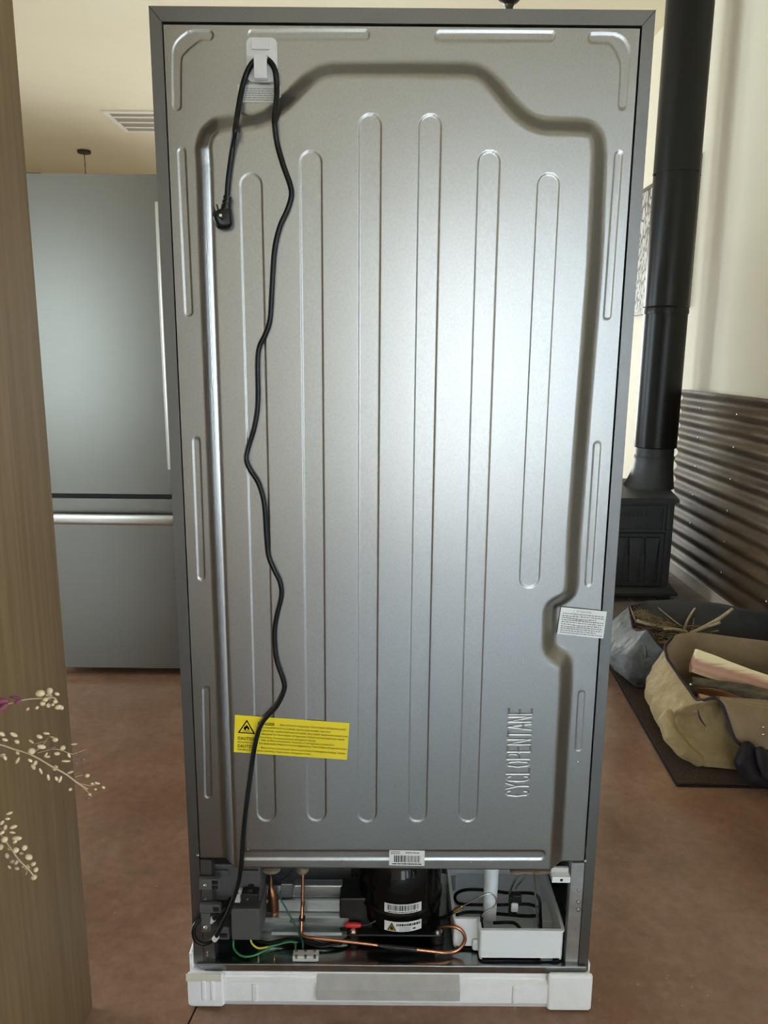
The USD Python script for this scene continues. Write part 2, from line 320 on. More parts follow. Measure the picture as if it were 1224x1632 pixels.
def grid_faces(nr, nc, wrap=False):
    i = np.arange(nr - 1)[:, None]; j = np.arange(nc if wrap else nc - 1)[None]
    a = i * nc + j; b = i * nc + (j + 1) % nc
    return np.stack([a, b, b + nc, a + nc], -1).reshape(-1, 4)


# ------------------------------------------------------------------ the room
# floor: two poured slabs with a control joint between them
J = [at(308, 1615, 2, 0), at(300, 1632, 2, 0)]; jd = (J[0] - J[1]) / np.linalg.norm(J[0] - J[1])
ja, jb = J[0] + jd * (YF + 0.2), J[0] - jd * 6
outer = shapely.box(XL - 0.2, YN - 0.2, XR + 0.2, YF + 0.2)
cut = outer.difference(LineString([ja[:2], jb[:2]]).buffer(0.002, cap_style=2))
slabs = [prism(g, 'z', -0.10, 0.0) for g in getattr(cut, 'geoms', [cut])]
single('floor', cat(*slabs, box(XL - 0.2, XR + 0.2, YN - 0.2, YF + 0.2, -0.14, -0.008 - 0.001)), 'floor', kind='structure', base=(0, 0, 0), smooth=False)
single('ceiling', box(XL - 0.2, XR + 0.2, YN - 0.2, YF + 0.2, CEIL, CEIL + 0.15), 'ceil', kind='structure', smooth=False)


def wall_with(name, lo, hi, holes, axis, a, b):
    p = shapely.box(lo, 0, hi, CEIL)
    for h in holes: p = p.difference(shapely.box(h[0], h[2], h[1], h[3]))
    single(name, prism(p, axis, a, b), 'wall', kind='structure', smooth=False)


wall_with('wall_far', XL - 0.15, XR, [WIN_FAR], 'y', YF, YF + 0.15)
wall_with('wall_near', XL - 0.15, XR, [WIN_NEAR, ADDED_WIN_SIDE, WIN_BACK], 'y', YN - 0.15, YN)
wall_with('wall_right', YN - 0.2, YF + 0.2, [ADDED_WIN_RIGHT], 'x', XR, XR + 0.15)
wall_with('wall_left', YN - 0.15, YF + 0.15, WIN_LEFT, 'x', XL - 0.15, XL)


def window(name, h, axis, c, panes):
    """A framed opening in the wall whose middle lies at axis = c, with mullions between the panes."""
    t = T(name, None, None, (0, c, h[2]) if axis == 'y' else (c, 0, h[2]), kind='structure')
    fr = shapely.box(h[0], h[2], h[1], h[3]); w = 0.05; n = panes
    for k in range(n):
        a, b = h[0] + w / 2 + (h[1] - h[0] - w) * k / n, h[0] + w / 2 + (h[1] - h[0] - w) * (k + 1) / n
        pane = shapely.box(a + w / 2, h[2] + w, b - w / 2, h[3] - w); fr = fr.difference(pane)
        t.part('pane', prism(pane.buffer(0.006, join_style=2), axis, c - 0.003, c + 0.003), 'glass', smooth=False)
    t.part('window_frame' if 'window' in name else 'door_frame', prism(fr, axis, c - 0.035, c + 0.035), 'winframe', smooth=False)
    return t


window('window_1', WIN_FAR, 'y', YF + 0.075, 3)
d = window('door_1', WIN_NEAR, 'y', YN - 0.075, 1)
d.part('door_handle', cat(cyl((0.32, YN - 0.04, 1.02), (0.32, YN + 0.02, 1.02), 0.011), cyl((0.32, YN + 0.02, 1.02), (0.43, YN + 0.02, 1.02), 0.009)), 'silver')
window('window_6', ADDED_WIN_SIDE, 'y', YN - 0.075, 1)
window('window_5', ADDED_WIN_RIGHT, 'x', XR + 0.075, 2)
window('window_2', WIN_BACK, 'y', YN - 0.075, 2)
for i, h in enumerate(WIN_LEFT): window('window_%d' % (i + 3), h, 'x', XL - 0.075, 2)
single('baseboard_right', prism([(XR - 0.016, 0), (XR, 0), (XR, 0.09), (XR - 0.008, 0.09), (XR - 0.016, 0.08)], 'y', YN, YF), 'base', kind='structure', smooth=False)
HP = 0.02
t = T('trim_1', None, None, (1.25, 4.1, 0), kind='structure')
for i in range(2):
    for j in range(4):
        x0, y0 = 0.86 + 0.396 * i, 3.425 + 0.37 * j
        t.part('tile', rbox(x0 + 0.002, x0 + 0.394, y0 + 0.002, y0 + 0.368, 0.0005, HP, 0.003, 8), 'tile')
t.part('edging', box(0.84, 1.653, 3.40, 3.424, 0.0005, HP + 0.002), 'tanwood', smooth=False)
t.part('edging', box(0.835, 0.859, 3.425, 4.905, 0.0005, HP + 0.002), 'tanwood', smooth=False)

# ------------------------------------------------------------------ the refrigerator seen from behind
D, XC, W = 1.2734, 0.0208, 0.756
X0, X1, ZB, ZT = XC - W / 2, XC + W / 2, 0.083, 1.738
YFL, DEL = D + 0.003, 0.026          # plane of the sheet's flange, and how far its middle stands out
YP = YFL - DEL
FW, FT = 0.0185, 0.021
fr = T('refrigerator', 'grey refrigerator standing on white foam, seen from its bare metal back with open compressor bay', 'refrigerator', (XC, D + 0.36, ZB))
# outer sheet: sides and top folded to a hem around the back
ring = Polygon([(X0, ZB), (X0, ZT), (X1, ZT), (X1, ZB), (X1 - FW, ZB), (X1 - FW, ZT - FT), (X0 + FW, ZT - FT), (X0 + FW, ZB)])
fr.part('cabinet_frame', cat(prism(ring, 'y', D, D + 0.012), box(X0, X0 + 0.004, D + 0.010, 1.93, ZB, ZT), box(X1 - 0.004, X1, D + 0.010, 1.93, ZB, ZT), box(X0, X1, D + 0.010, 1.93, ZT - 0.004, ZT)), 'frame', smooth=False)
for s, xa, xb in ((0, X0, X0 + FW), (1, X1, X1 - FW)):      # mitre seams at the two upper corners
    fr.part('mitre_seam', tube([(xa, D - 0.0001, ZT), (xb, D - 0.0001, ZT - FT)], 0.0005, 6, spline=False), 'black')
fr.part('insulated_body', box(X0 + 0.006, X1 - 0.006, D + 0.016, 1.92, 0.335, ZT - 0.006), 'galv_d', smooth=False)
bd = fr.part('door', rbox(X0, X1, 1.945, 2.01, 0.62, ZT, 0.008), 'stainless')
fr.part('freezer_drawer', rbox(X0, X1, 1.945, 2.01, ZB + 0.05, 0.61, 0.008), 'stainless')
fr.part('door_gasket', box(X0 + 0.01, X1 - 0.01, 1.925, 1.95, ZB + 0.06, ZT - 0.01), 'black', smooth=False)


# back sheet: one pressed sheet, a height field over (x, z)
def fl2(px, py, y=YFL): p = aty(px, py, y); return p[[0, 2]]


ymid = (YFL + YP) / 2
edge_px = [(369, 1388), (364.5, 1320), (341, 700), (331, 430), (326, 262), (324, 235), (330, 212), (345, 199), (366, 195.5), (385, 195), (408, 192.5), (428, 185), (453, 165), (481, 137), (494, 125), (509, 115.5), (529, 110.5), (640, 110), (743, 111), (760, 113.5), (775, 122), (791, 139), (818, 171), (832, 184), (846, 194), (866, 200.5), (928, 202), (943, 206), (952.5, 219), (955, 247), (948, 420), (929, 665), (914, 870), (911, 935), (908, 948), (896, 955), (884, 961), (878, 967), (876.5, 978), (875, 1026), (878, 1036), (886, 1044), (898, 1052), (902, 1060), (902, 1090), (890, 1300), (885.5, 1388)]
E2 = np.array([fl2(a, b, ymid) for a, b in edge_px])
E2[0] = E2[1] + (E2[1] - E2[2]) / np.linalg.norm(E2[1] - E2[2]) * 0.2; E2[-1] = E2[-2] + (E2[-2] - E2[-3]) / np.linalg.norm(E2[-2] - E2[-3]) * 0.3
epoly = Polygon(np.vstack([E2, [(E2[-1][0], -0.5), (E2[0][0], -0.5)]])).buffer(-0.016, quad_segs=8).buffer(0.032, quad_segs=8).buffer(-0.016, quad_segs=8)
xs = np.arange(X0 + FW + 0.0015, X1 - FW - 0.0012, 0.0012)
zs = np.arange(0.309, ZT - FT - 0.0012, 0.0021)
tx0, tx1 = fl2(800, 1270, YP)[0], fl2(856, 1130, YP)[0]; tz0, tz1 = fl2(810, 1276, YP)[1], fl2(845, 1122, YP)[1]
xs = np.unique(np.round(np.concatenate([xs, np.arange(tx0, tx1, 0.0008)]), 5)); zs = np.unique(np.round(np.concatenate([zs, np.arange(tz0, tz1, 0.0008)]), 5))
xs = xs[np.concatenate([[True], np.diff(xs) > 0.0003])]; zs = zs[np.concatenate([[True], np.diff(zs) > 0.0003])]
GX, GZ = np.meshgrid(xs, zs); Q = np.stack([GX.ravel(), GZ.ravel()], 1)
bnd = epoly.boundary.segmentize(0.001); bp = shapely.get_coordinates(bnd)
dist = cKDTree(bp).query(Q)[0]; inside = shapely.contains_xy(epoly, Q[:, 0], Q[:, 1])
sd = np.where(inside, dist, -dist)


def sstep(a, b, x): t = np.clip((x - a) / (b - a), 0, 1); return t * t * (3 - 2 * t)


def ramp_profile(s, w, k):
    """A press-formed slope: straight in the middle, rounded where it meets both levels."""
    t = np.clip(s / w + 0.5, -0.3, 1.3)
    f = lambda x: np.where(x < -k, 0, np.where(x < k, (x + k) ** 2 / (4 * k), x))
    return f(t) - f(t - 1)


height = DEL * ramp_profile(sd, 0.025, 0.20)


def capsule(P, pts, r):
    """Signed distance to a rounded polyline (positive inside); r per point."""
    pts = np.array(pts); r = np.broadcast_to(np.array(r, float), (len(pts),)); best = np.full(len(P), -1e9)
    for a, b, ra, rb in zip(pts[:-1], pts[1:], r[:-1], r[1:]):
        ab = b - a; t = np.clip(((P - a) @ ab) / max(ab @ ab, 1e-12), 0, 1)
        best = np.maximum(best, ra + (rb - ra) * t - np.linalg.norm(P - a - t[:, None] * ab, axis=1))
    return best


def groove(pts, r, depth=0.0011, e=0.0019):
    global height
    lo, hi = np.min(pts, 0) - 0.05, np.max(pts, 0) + 0.05
    k = np.nonzero((Q[:, 0] > lo[0]) & (Q[:, 0] < hi[0]) & (Q[:, 1] > lo[1]) & (Q[:, 1] < hi[1]))[0]
    height[k] -= depth * sstep(-e / 2, e / 2, capsule(Q[k], pts, r))


# six tall stiffening grooves: (top x, top y, bottom x, bottom y) of the rounded ends
for xa, ya, xb, yb in ((399.5, 277, 425, 1308), (495, 241, 505, 1308), (590, 182, 585, 1309), (686, 183, 665, 1309), (780, 241, 745.5, 1309), (875, 277, 843, 936)):
    a, b = fl2(xa, ya, YP), fl2(xb, yb, YP); rr = 0.0165
    groove([a - [0, rr], b + [0, rr]], rr)
p = [fl2(388, 1363, YP), fl2(861, 1363, YP)]; groove(p, 0.0085, 0.0022, 0.004)
for xa, xb, yy in ((402, 582, 55.5), (700, 878, 57.5)): groove([fl2(xa, yy), fl2(xb, yy + 0.5)], 0.0063)
for pts in ([(282, 168), (282, 95), (288, 76), (303, 62), (318, 57), (333, 56)], [(944, 60.5), (972, 61.5), (986, 70), (994, 86), (996, 108), (992, 167)]):
    sp = spline(np.array([fl2(*q) for q in pts]), 5); groove(sp, np.interp(np.linspace(0, 5, len(sp)), range(6), [0.0062, 0.0068, 0.0100, 0.0100, 0.0068, 0.0062]))
for a, b in (((289.5, 243), (301, 497)), ((313, 703), (321, 919)), ((328.5, 1100), (332, 1267)), ((986, 248), (968, 503)), ((952, 710), (938, 928)), ((927, 1106), (922, 1192))):
    groove([fl2(*a), fl2(*b)], 0.0058)
# the pressed word, reading upwards
LET = {'C': [[(.95, .80), (.8, .97), (.5, 1), (.2, .9), (.05, .5), (.2, .1), (.5, 0), (.8, .03), (.95, .2)]], 'Y': [[(0, 1), (.5, .5), (1, 1)], [(.5, .5), (.5, 0)]], 'L': [[(.08, 1), (.08, 0), (.95, 0)]],
       'O': [[(.5, 1), (.2, .92), (.03, .5), (.2, .08), (.5, 0), (.8, .08), (.97, .5), (.8, .92), (.5, 1)]], 'P': [[(.08, 0), (.08, 1), (.6, 1), (.9, .9), (.95, .75), (.9, .58), (.6, .48), (.08, .48)]],
       'E': [[(.95, 1), (.08, 1), (.08, 0), (.95, 0)], [(.08, .52), (.8, .52)]], 'N': [[(.08, 0), (.08, 1), (.92, 0), (.92, 1)]], 'T': [[(0, 1), (1, 1)], [(.5, 1), (.5, 0)]], 'A': [[(0, 0), (.5, 1), (1, 0)], [(.18, .36), (.82, .36)]]}
bl, br, tl = fl2(842, 1270, YP), fl2(848, 1128, YP), fl2(806, 1270, YP)
word = 'CYCLOPENTANE'; adv = (br - bl) / len(word); upv = tl - bl
for i, ch in enumerate(word):
    for st in LET[ch]:
        groove([bl + adv * (i + 0.10 + 0.78 * u) + upv * v for u, v in st], 0.0010, 0.0009, 0.0016)
PY = YFL - height
nx, nz = len(xs), len(zs)
V = np.stack([Q[:, 0], PY, Q[:, 1]], 1)
lip = V[:nx] + [0, 0.004, -0.002]; lip2 = V[:nx] + [0, 0.03, -0.002]
V = np.vstack([lip2, lip, V]); Fq = grid_faces(nz + 2, nx)
fr.part('back_panel', (V, Fq), 'steel_panel', smooth=True)
fr.part('panel_backing', box(X0 + FW - 0.004, X1 - FW + 0.004, D + 0.0125, D + 0.0155, 0.33, ZT - FT + 0.004), 'black', smooth=False)


def panel_y(x, z):
    """The back sheet's surface at (x, z)."""
    i, j = np.clip(np.searchsorted(xs, x), 0, nx - 1), np.clip(np.searchsorted(zs, z), 0, nz - 1)
    return PY[j * nx + i]


def on_panel(px, py, off=0.0):
    y = YP
    for _ in range(6):
        p = aty(px, py, y - off); y = panel_y(p[0], p[2])
    return aty(px, py, y - off)


# labels: a patch given by its four corners, with print on it
class Label:
    def __init__(s, th, name, corners, m, off=0.0006, label=None, parent=None, bumps=None, rnd=0.03):
        s.c = np.array(corners, float); s.th = th; s.off = np.array([0, -0.0004, 0]); s.bumps = bumps
        n = 24 if bumps else 2
        u, v = np.meshgrid(np.linspace(0, 1, n), np.linspace(0, 1, n)); P = s.at(u.ravel(), v.ravel())
        k = len(P); f = grid_faces(n, n)[:, ::-1]
        back = P + [0, 0.0005, 0]; e = np.concatenate([np.arange(n), n * np.arange(1, n) + n - 1, (n - 1) * n + np.arange(n - 2, -1, -1), n * np.arange(n - 2, 0, -1)]); e2 = np.roll(e, -1)
        s.path = th.part(name, (np.vstack([P, back]), np.vstack([f, f[:, ::-1] + k, np.stack([e, e2, e2 + k, e + k], 1)])), m, smooth=20 if bumps else False, label=label, parent=parent)
        s.w, s.h = np.linalg.norm(s.c[1] - s.c[0]), np.linalg.norm(s.c[3] - s.c[0])

    def at(s, u, v):
        u, v = np.asarray(u)[:, None], np.asarray(v)[:, None]
        P = (1 - u) * (1 - v) * s.c[0] + u * (1 - v) * s.c[1] + u * v * s.c[2] + (1 - u) * v * s.c[3]
        if s.bumps: P = P + np.array([0, -1, 0]) * s.bumps(u[:, 0], v[:, 0])[:, None]
        return P

    def bars(s, rects, m='ink', name='printing'):
        if s.parent_ok():
            V, Fc = [], []
            for a, b, c, d in rects:
                n = 6 if s.bumps else 1
                uu = np.linspace(a, b, n + 1)
                P = np.vstack([s.at(uu, np.full(n + 1, c)), s.at(uu, np.full(n + 1, d))]) + s.off
                k = len(V) and sum(len(x) for x in V) or 0
                V.append(P); i = np.arange(n)
                Fc.append(k + np.stack([i, i + n + 1, i + n + 2, i + 1], 1))
            s.th.part(name, (np.vstack(V), np.vstack(Fc)), m, smooth=False, parent=s.path)

    def parent_ok(s): return s.path.count('/') <= 3

    def text(s, lines, m='ink'):
        """lines: (string, u, v of the baseline, cap height in metres, bold)"""
        out = []
        for st, u, v, hh, bold in lines:
            g = meshkit.text_mesh(st, hh, 0.0001, bold); q = np.array(g.vertices)
            out.append(trimesh.Trimesh(s.at(u + q[:, 0] / s.w, v - q[:, 1] / s.h) + s.off - np.outer(q[:, 2], [0, 1, 0]), g.faces, process=False))
        s.th.part('lettering', cat(*out), m, smooth=False, parent=s.path)


def greek(u0, u1, v0, v1, rows, thick=0.45, seed=1, fill=1.0):
    """Rows of word-long dashes: print too small to read."""
    r = random.Random(seed); out = []; dv = (v1 - v0) / rows
    for i in range(rows):
        u = u0; end = u1 - (r.random() * 0.25 * (u1 - u0) if i % 3 == 2 else 0) * fill
        while u < end:
            w = r.uniform(0.02, 0.075) * (1 if u1 - u0 > 0.6 else 0.7); out.append((u, min(u + w, end), v0 + dv * (i + 0.5 - thick / 2), v0 + dv * (i + 0.5 + thick / 2))); u += w + 0.014
    return out


def triangle_flame(L, u0, u1, v0, v1, m='ink'):
    """The flammable warning sign: a triangle outline with a flame over a bar."""
    su, sv = (u1 - u0), (v1 - v0)
    tri = Polygon([(0.5, 0), (1, 1), (0, 1)]); tri = tri.difference(Polygon([(0.5, 0.14), (0.89, 0.93), (0.11, 0.93)]))
    fl = Polygon([(0.40, 0.76), (0.33, 0.66), (0.36, 0.54), (0.42, 0.47), (0.44, 0.53), (0.47, 0.45), (0.46, 0.36), (0.56, 0.45), (0.58, 0.54), (0.62, 0.50), (0.66, 0.62), (0.62, 0.73), (0.56, 0.77), (0.57, 0.66), (0.50, 0.60), (0.46, 0.68), (0.47, 0.77)])
    out = []
    for g in (tri, fl.buffer(0), shapely.box(0.3, 0.81, 0.7, 0.84)):
        e = trimesh.creation.extrude_polygon(g, 0.0001, engine='earcut'); q = np.array(e.vertices)
        out.append(trimesh.Trimesh(L.at(u0 + su * q[:, 0], v0 + sv * q[:, 1]) + L.off - np.outer(q[:, 2], [0, 1, 0]), np.vstack([e.faces, e.faces[:, ::-1]]), process=False))
    L.th.part('warning_triangle', cat(*out), m, smooth=False, parent=L.path)


def qd(pts, y): return [aty(a, b, y) for a, b in pts]


L = Label(fr, 'danger_label', qd([(374.5, 1139.5), (557, 1152.5), (553, 1211), (372.5, 1198.5)], YP - 0.0006), 'yellow', label='yellow flammable refrigerant warning label')
triangle_flame(L, 0.030, 0.182, 0.10, 0.47)
cap, sm = 0.0052, 0.0034
L.text([('DANGER', 0.20, 0.215, cap, True), ('- Risk of fire or explosion. Flammable refrigerant used.', 0.375, 0.20, sm, False), ('To be repaired only by trained service personnel. Use only', 0.20, 0.295, sm, False), ('manufacturer-authorized service parts. Any repair equipment used must', 0.20, 0.385, sm, False), ('be designed for flammable refrigerants. Follow all manufacturer repair', 0.20, 0.475, sm, False), ('instructions. Do not puncture refrigerant tubing.', 0.20, 0.565, sm, False),
        ('CAUTION', 0.030, 0.645, cap, True), ('- Risk of fire or explosion. Dispose of refrigerator properly in', 0.215, 0.645, sm, False), ('accordance with the applicable federal or local regulations. Flammable refrigerant used.', 0.030, 0.730, sm, False),
        ('CAUTION', 0.030, 0.855, cap, True), ('- Risk of fire or explosion due to puncture of refrigerant tubing. Follow', 0.215, 0.850, sm, False), ('handling instructions carefully. Flammable refrigerant used.', 0.030, 0.935, sm, False)])
wr = lambda u, v: 0.0030 * np.exp(-((v - 0.33 - 0.22 * (u - 0.3)) / 0.05) ** 2) * np.exp(-((u - 0.45) / 0.28) ** 2) + 0.0028 * np.exp(-((v - 0.62 + 0.2 * (u - 0.4)) / 0.05) ** 2) * np.exp(-((u - 0.4) / 0.2) ** 2) + 0.0022 * np.exp(-((u - 0.28 - 0.35 * v) / 0.025) ** 2) * np.exp(-((v - 0.15) / 0.2) ** 2)
L = Label(fr, 'attention_label', qd([(894.3, 967.5), (967.3, 974.7), (961.3, 1017.8), (888, 1010)], D - 0.0008), 'paper', label='wrinkled white paper notice', bumps=wr)
L.text([('ATTENTION', 0.34, 0.13, 0.0032, False)], 'greyink'); L.bars(greek(0.05, 0.96, 0.17, 0.96, 10, 0.36, 3), 'greyink')
L = Label(fr, 'notice_label', qd([(378, 134.5), (448, 136), (447.5, 164), (380, 163)], YFL - 0.0008), 'clear_label', label='small printed notice under the cord hook')
L.bars(greek(0.06, 0.86, 0.16, 0.92, 6, 0.35, 5), 'greyink')


def barcode(u0, u1, v0, v1, seed):
    r = random.Random(seed); u, out = u0, []
    while u < u1:
        w = r.choice([0.010, 0.010, 0.018, 0.03]); out.append((u, min(u + w, u1), v0, v1)); u += w + r.choice([0.010, 0.014, 0.022])
    return out


L = Label(fr, 'barcode_label', qd([(620.5, 1355), (677, 1356), (676.5, 1380), (620, 1379)], YP - 0.0008), 'paper', label='white barcode sticker')
L.bars(barcode(0.14, 0.88, 0.33, 0.78, 11) + greek(0.04, 0.30, 0.04, 0.26, 2, 0.4, 4) + greek(0.46, 0.85, 0.08, 0.2, 1, 0.5, 6) + greek(0.08, 0.92, 0.82, 0.95, 1, 0.55, 8))

# cord hook
c = [aty(392.5, 60.5, YFL), aty(443, 132, YFL)]
hx0, hx1, hz1, hz0 = c[0][0], c[1][0], c[0][2], c[1][2]; ho = YFL - 0.0002
hk = fr.part('cord_hook', cat(prism(rrect(hx0, hx1, hz0, hz1, 0.009), 'y', ho - 0.0025, ho), prism(rrect(hx0 + 0.0012, hx1 - 0.0012, hz0 + 0.0012, hz1 - 0.0012, 0.008), 'y', ho - 0.0032, ho - 0.0020)), 'hook', label='off-white plastic cord hook plate')
a, b = aty(406.5, 92, ho - 0.01), aty(427.5, 129, ho - 0.01)
tg = [(-0.0025, a[2] + 0.004), (-0.0205, a[2] + 0.001), (-0.0225, a[2] - 0.006), (-0.0225, b[2] + 0.008), (-0.0195, b[2] + 0.001), (-0.0150, b[2] - 0.001), (-0.0140, b[2] + 0.001), (-0.0185, b[2] + 0.008), (-0.0190, a[2] - 0.007), (-0.0175, a[2] - 0.0035), (-0.0025, a[2] - 0.0008)]
fr.part('tongue', prism([(ho + y, z) for y, z in tg], 'x', a[0], b[0]), 'hook', parent=hk)
a, b = aty(402, 76, ho), aty(430, 81, ho)
fr.part('ledge', prism([(ho - 0.003, a[2] + 0.012), (ho - 0.0065, a[2] - 0.001), (ho - 0.006, b[2]), (ho - 0.003, b[2])], 'x', a[0], b[0]), 'hook', parent=hk)

# power cord: hangs over the hook, wanders down the panel, loops behind the bracket
CR = 0.0042
up = [(361.5, 318, .006), (364, 285, .006), (370, 240, .006), (372.5, 222, .012), (375, 205, .020), (378, 184, .016), (386, 140, .010), (394, 115, .009), (404, 99, .008), (417, 93, .008), (430, 98, .008), (439, 115, .008), (441, 150, .008), (437.5, 190, .010), (441, 225, .006), (451, 262, .005), (462, 293, .005), (464.5, 312, .005), (458, 335, .005), (446, 362, .005), (437.5, 400, .005), (433.5, 460, .005), (430.5, 508, .005), (423, 533, .005), (413.5, 553, .005), (410.5, 580, .005), (411, 640, .005), (405.5, 680, .005), (395.5, 713, .005), (392.5, 732, .005), (399, 749, .005), (412, 770, .005), (421, 802, .005), (424.5, 850, .005), (428, 885, .005), (437, 908, .005), (446.5, 928, .005), (448.5, 950, .005), (441.5, 980, .005), (437.5, 1010, .005), (440.5, 1050, .005), (451.5, 1084, .005), (452.5, 1100, .005), (441, 1125, .006), (419, 1150, .007), (410, 1172, .007), (404, 1200, .007), (398, 1240, .007), (391.5, 1290, .008), (387.5, 1330, .008)]
cp = [on_panel(a, b, o) for a, b, o in up]
cp += [aty(a, b, y) for a, b, y in ((384, 1380, 1.240), (379, 1410, 1.243), (368, 1443, 1.248), (355, 1472, 1.252), (342, 1495, 1.255), (327, 1504, 1.253), (314, 1500, 1.252), (308.5, 1488, 1.254), (311, 1474, 1.258), (320, 1464, 1.268))]
cd = fr.part('power_cord', tube(cp, CR, 12, 6), 'cord', smooth=True)
fr.part('cord_end', tube([aty(336, 1467, 1.272), aty(347, 1458, 1.268), aty(357, 1447, 1.275), aty(368, 1432, 1.30)], 0.0042, 10), 'cord', smooth=True, parent=cd)
for a, b in (((337, 1503), (350, 1487)), ((333, 1470), (343, 1462))):
    pa, pb = aty(*a, 1.2545 if a[1] > 1490 else 1.27), aty(*b, 1.2545 if a[1] > 1490 else 1.27); m = (pa + pb) / 2; d = (pb - pa) / np.linalg.norm(pb - pa)
    fr.part('cord_clip', tube([m - d * 0.0045, m + d * 0.0045], 0.0056, 12, spline=False), 'hook', parent=cd)
# the right-angle plug with its strain relief and prongs
pt = on_panel(361.5, 318, .010); y0 = pt[1]
sr = [ (0.0042, 0.0), (0.0062, 0.0), (0.0062, 0.0035), (0.0050, 0.0037), (0.0050, 0.0050), (0.0066, 0.0052), (0.0066, 0.0088), (0.0052, 0.0090), (0.0052, 0.0103), (0.0070, 0.0105), (0.0072, 0.019), (0.0, 0.019)]
dn = aty(357, 352, y0) - aty(363, 316, y0); dn /= np.linalg.norm(dn)
st = aty(363, 313, y0); R = trimesh.geometry.align_vectors([0, 0, 1], dn)
rel = lathe(np.array(sr) * [1.05, 1.25], (0, 0, 0), 16); rel.apply_transform(R); rel.apply_translation(st)
pc = aty(356, 349, y0)
body = m3.Manifold.batch_hull([m3.Manifold.sphere(r, 16).translate(tuple(map(float, pc + o))) for r, o in ((0.0090, (0.0045, 0, 0.009)), (0.0095, (0.0045, 0, -0.006)), (0.0080, (-0.007, -0.005, 0.001)), (0.0085, (-0.004, -0.003, -0.007)), (0.006, (-0.0105, -0.001, 0.005)))])
pg = fr.part('plug', cat(rel, body), 'cord', smooth=40, parent=cd)
pr = [hullpts([pc + np.array(o) + s for s in ((0, 0, 0), (-0.003, 0, 0.011), (0, -0.006, 0), (-0.003, -0.006, 0.011), (0.001, 0, 0.001), (-0.002, 0, 0.012))]) for o in ((-0.010, -0.004, 0.004), (-0.005, -0.007, 0.008))]
fr.part('prong', pr[0], 'silver', parent=cd, smooth=False); fr.part('prong', pr[1], 'silver', parent=cd, smooth=False)
fr.part('grounding_pin', cyl(pc + [0.0, -0.008, -0.002], pc + [0.0, -0.020, 0.002], 0.0024, 12), 'silver', parent=cd)

# ---------------- compressor bay
PZ = ZB + 0.006
BY = 1.56
fr.part('base_pan', cat(box(X0 + 0.006, X1 - 0.006, D - 0.004, 1.60, ZB, ZB + 0.003), rbox(X0 + 0.020, X1 - 0.004, D - 0.0075, D - 0.003, ZB - 0.0095, ZB + 0.006, 0.0015)), 'pan', smooth=30)
fr.part('front_rail', box(X0 + 0.012, X1 - 0.012, D - 0.005, D + 0.016, ZB - 0.004, ZB - 0.0005), 'galv', smooth=False)
# rear wall of the bay: a stepped sheet
prof = [(BY, PZ), (BY, 0.118), (BY - 0.022, 0.124), (BY - 0.022, 0.150), (BY - 0.006, 0.153), (BY - 0.006, 0.20), (BY + 0.02, 0.205), (BY + 0.02, 0.25), (BY - 0.06, 0.334), (BY + 0.04, 0.334), (BY + 0.04, PZ)]
fr.part('bay_wall', prism(prof, 'x', X0 + 0.010, X1 - 0.010), 'galv', smooth=False)
for s, x in ((0, X0 + 0.0045), (1, X1 - 0.0085)): fr.part('bay_side', box(x, x + 0.004, D + 0.013, 1.60, ZB, 0.335), 'galv_d', smooth=False)


def bay_box(name, px0, px1, py0, py1, y0, y1, m, r=0.002, parent=None, label=None):
    a, b = aty(px0, py0, y0), aty(px1, py1, y0)
    return fr.part(name, rbox(a[0], b[0], y0, y1, b[2], a[2], r), m, parent=parent, label=label)


def screw(px, py, y, r=0.004, parent=None):
    p = aty(px, py, y)
    fr.part('screw', lathe([(0, 0), (r, 0), (r, r * 0.3), (r * 0.7, r * 0.75), (0, r * 0.9)], (0, 0, 0), 14).apply_transform(trimesh.transformations.rotation_matrix(np.pi / 2, [1, 0, 0])).apply_translation(p), 'silver', parent=parent)


# stepped sheet-metal shroud behind the pipes, left of the compressor
sx = (aty(412, 1440, 1.36)[0], aty(556, 1440, 1.36)[0])
stp = [(1500, 1.336), (1497, 1.337), (1489, 1.3375), (1487, 1.350), (1480, 1.352), (1477, 1.345), (1470, 1.343), (1463, 1.3435), (1460, 1.352), (1455, 1.362), (1452, 1.366), (1435, 1.370), (1431, 1.384), (1429, 1.386), (1412, 1.392), (1409, 1.418), (1384, 1.450)]
pf = [(y, aty(480, py, y)[2]) for py, y in stp]
fr.part('stepped_shroud', prism(pf + [(1.47, pf[-1][1]), (1.47, PZ), (pf[0][0], PZ)], 'x', *sx), 'galv', smooth=False)
bay_box('wall_step', 468, 546, 1411, 1430, 1.380, 1.40, 'galv', 0.003)
bay_box('dark_block', 447, 467, 1409, 1432, 1.378, 1.40, 'galv_d', 0.002)
bay_box('cross_strip', 432, 545, 1489.5, 1494, 1.330, 1.338, 'galv', 0.001)
screw(465, 1467, 1.3425, 0.0042)

# left column with brackets, strap and screws
a, b = aty(317, 1371, D + 0.002), aty(337, 1537, D + 0.002)
zt = 0.306
fr.part('side_rail', cat(box(X0 + FW + 0.001, X0 + FW + 0.021, D + 0.0015, D + 0.004, PZ - 0.004, zt), box(X0 + FW + 0.019, X0 + FW + 0.0215, D + 0.002, D + 0.03, PZ - 0.004, zt)), 'frame', smooth=False)
b1 = bay_box('cord_bracket', 316.5, 351, 1401.5, 1419, D - 0.010, D + 0.001, 'greyplastic', 0.0015)
for k in (1403.5, 1411.5): bay_box('slot', 337, 348, k, k + 6.5, D - 0.0106, D - 0.005, 'blackplastic', 0.0006, parent=b1)
b2 = bay_box('cord_bracket', 318, 352, 1442.5, 1455.5, D - 0.010, D + 0.001, 'greyplastic', 0.0015)
bay_box('slot', 339, 349, 1446, 1453, D - 0.0106, D - 0.005, 'blackplastic', 0.0006, parent=b2)
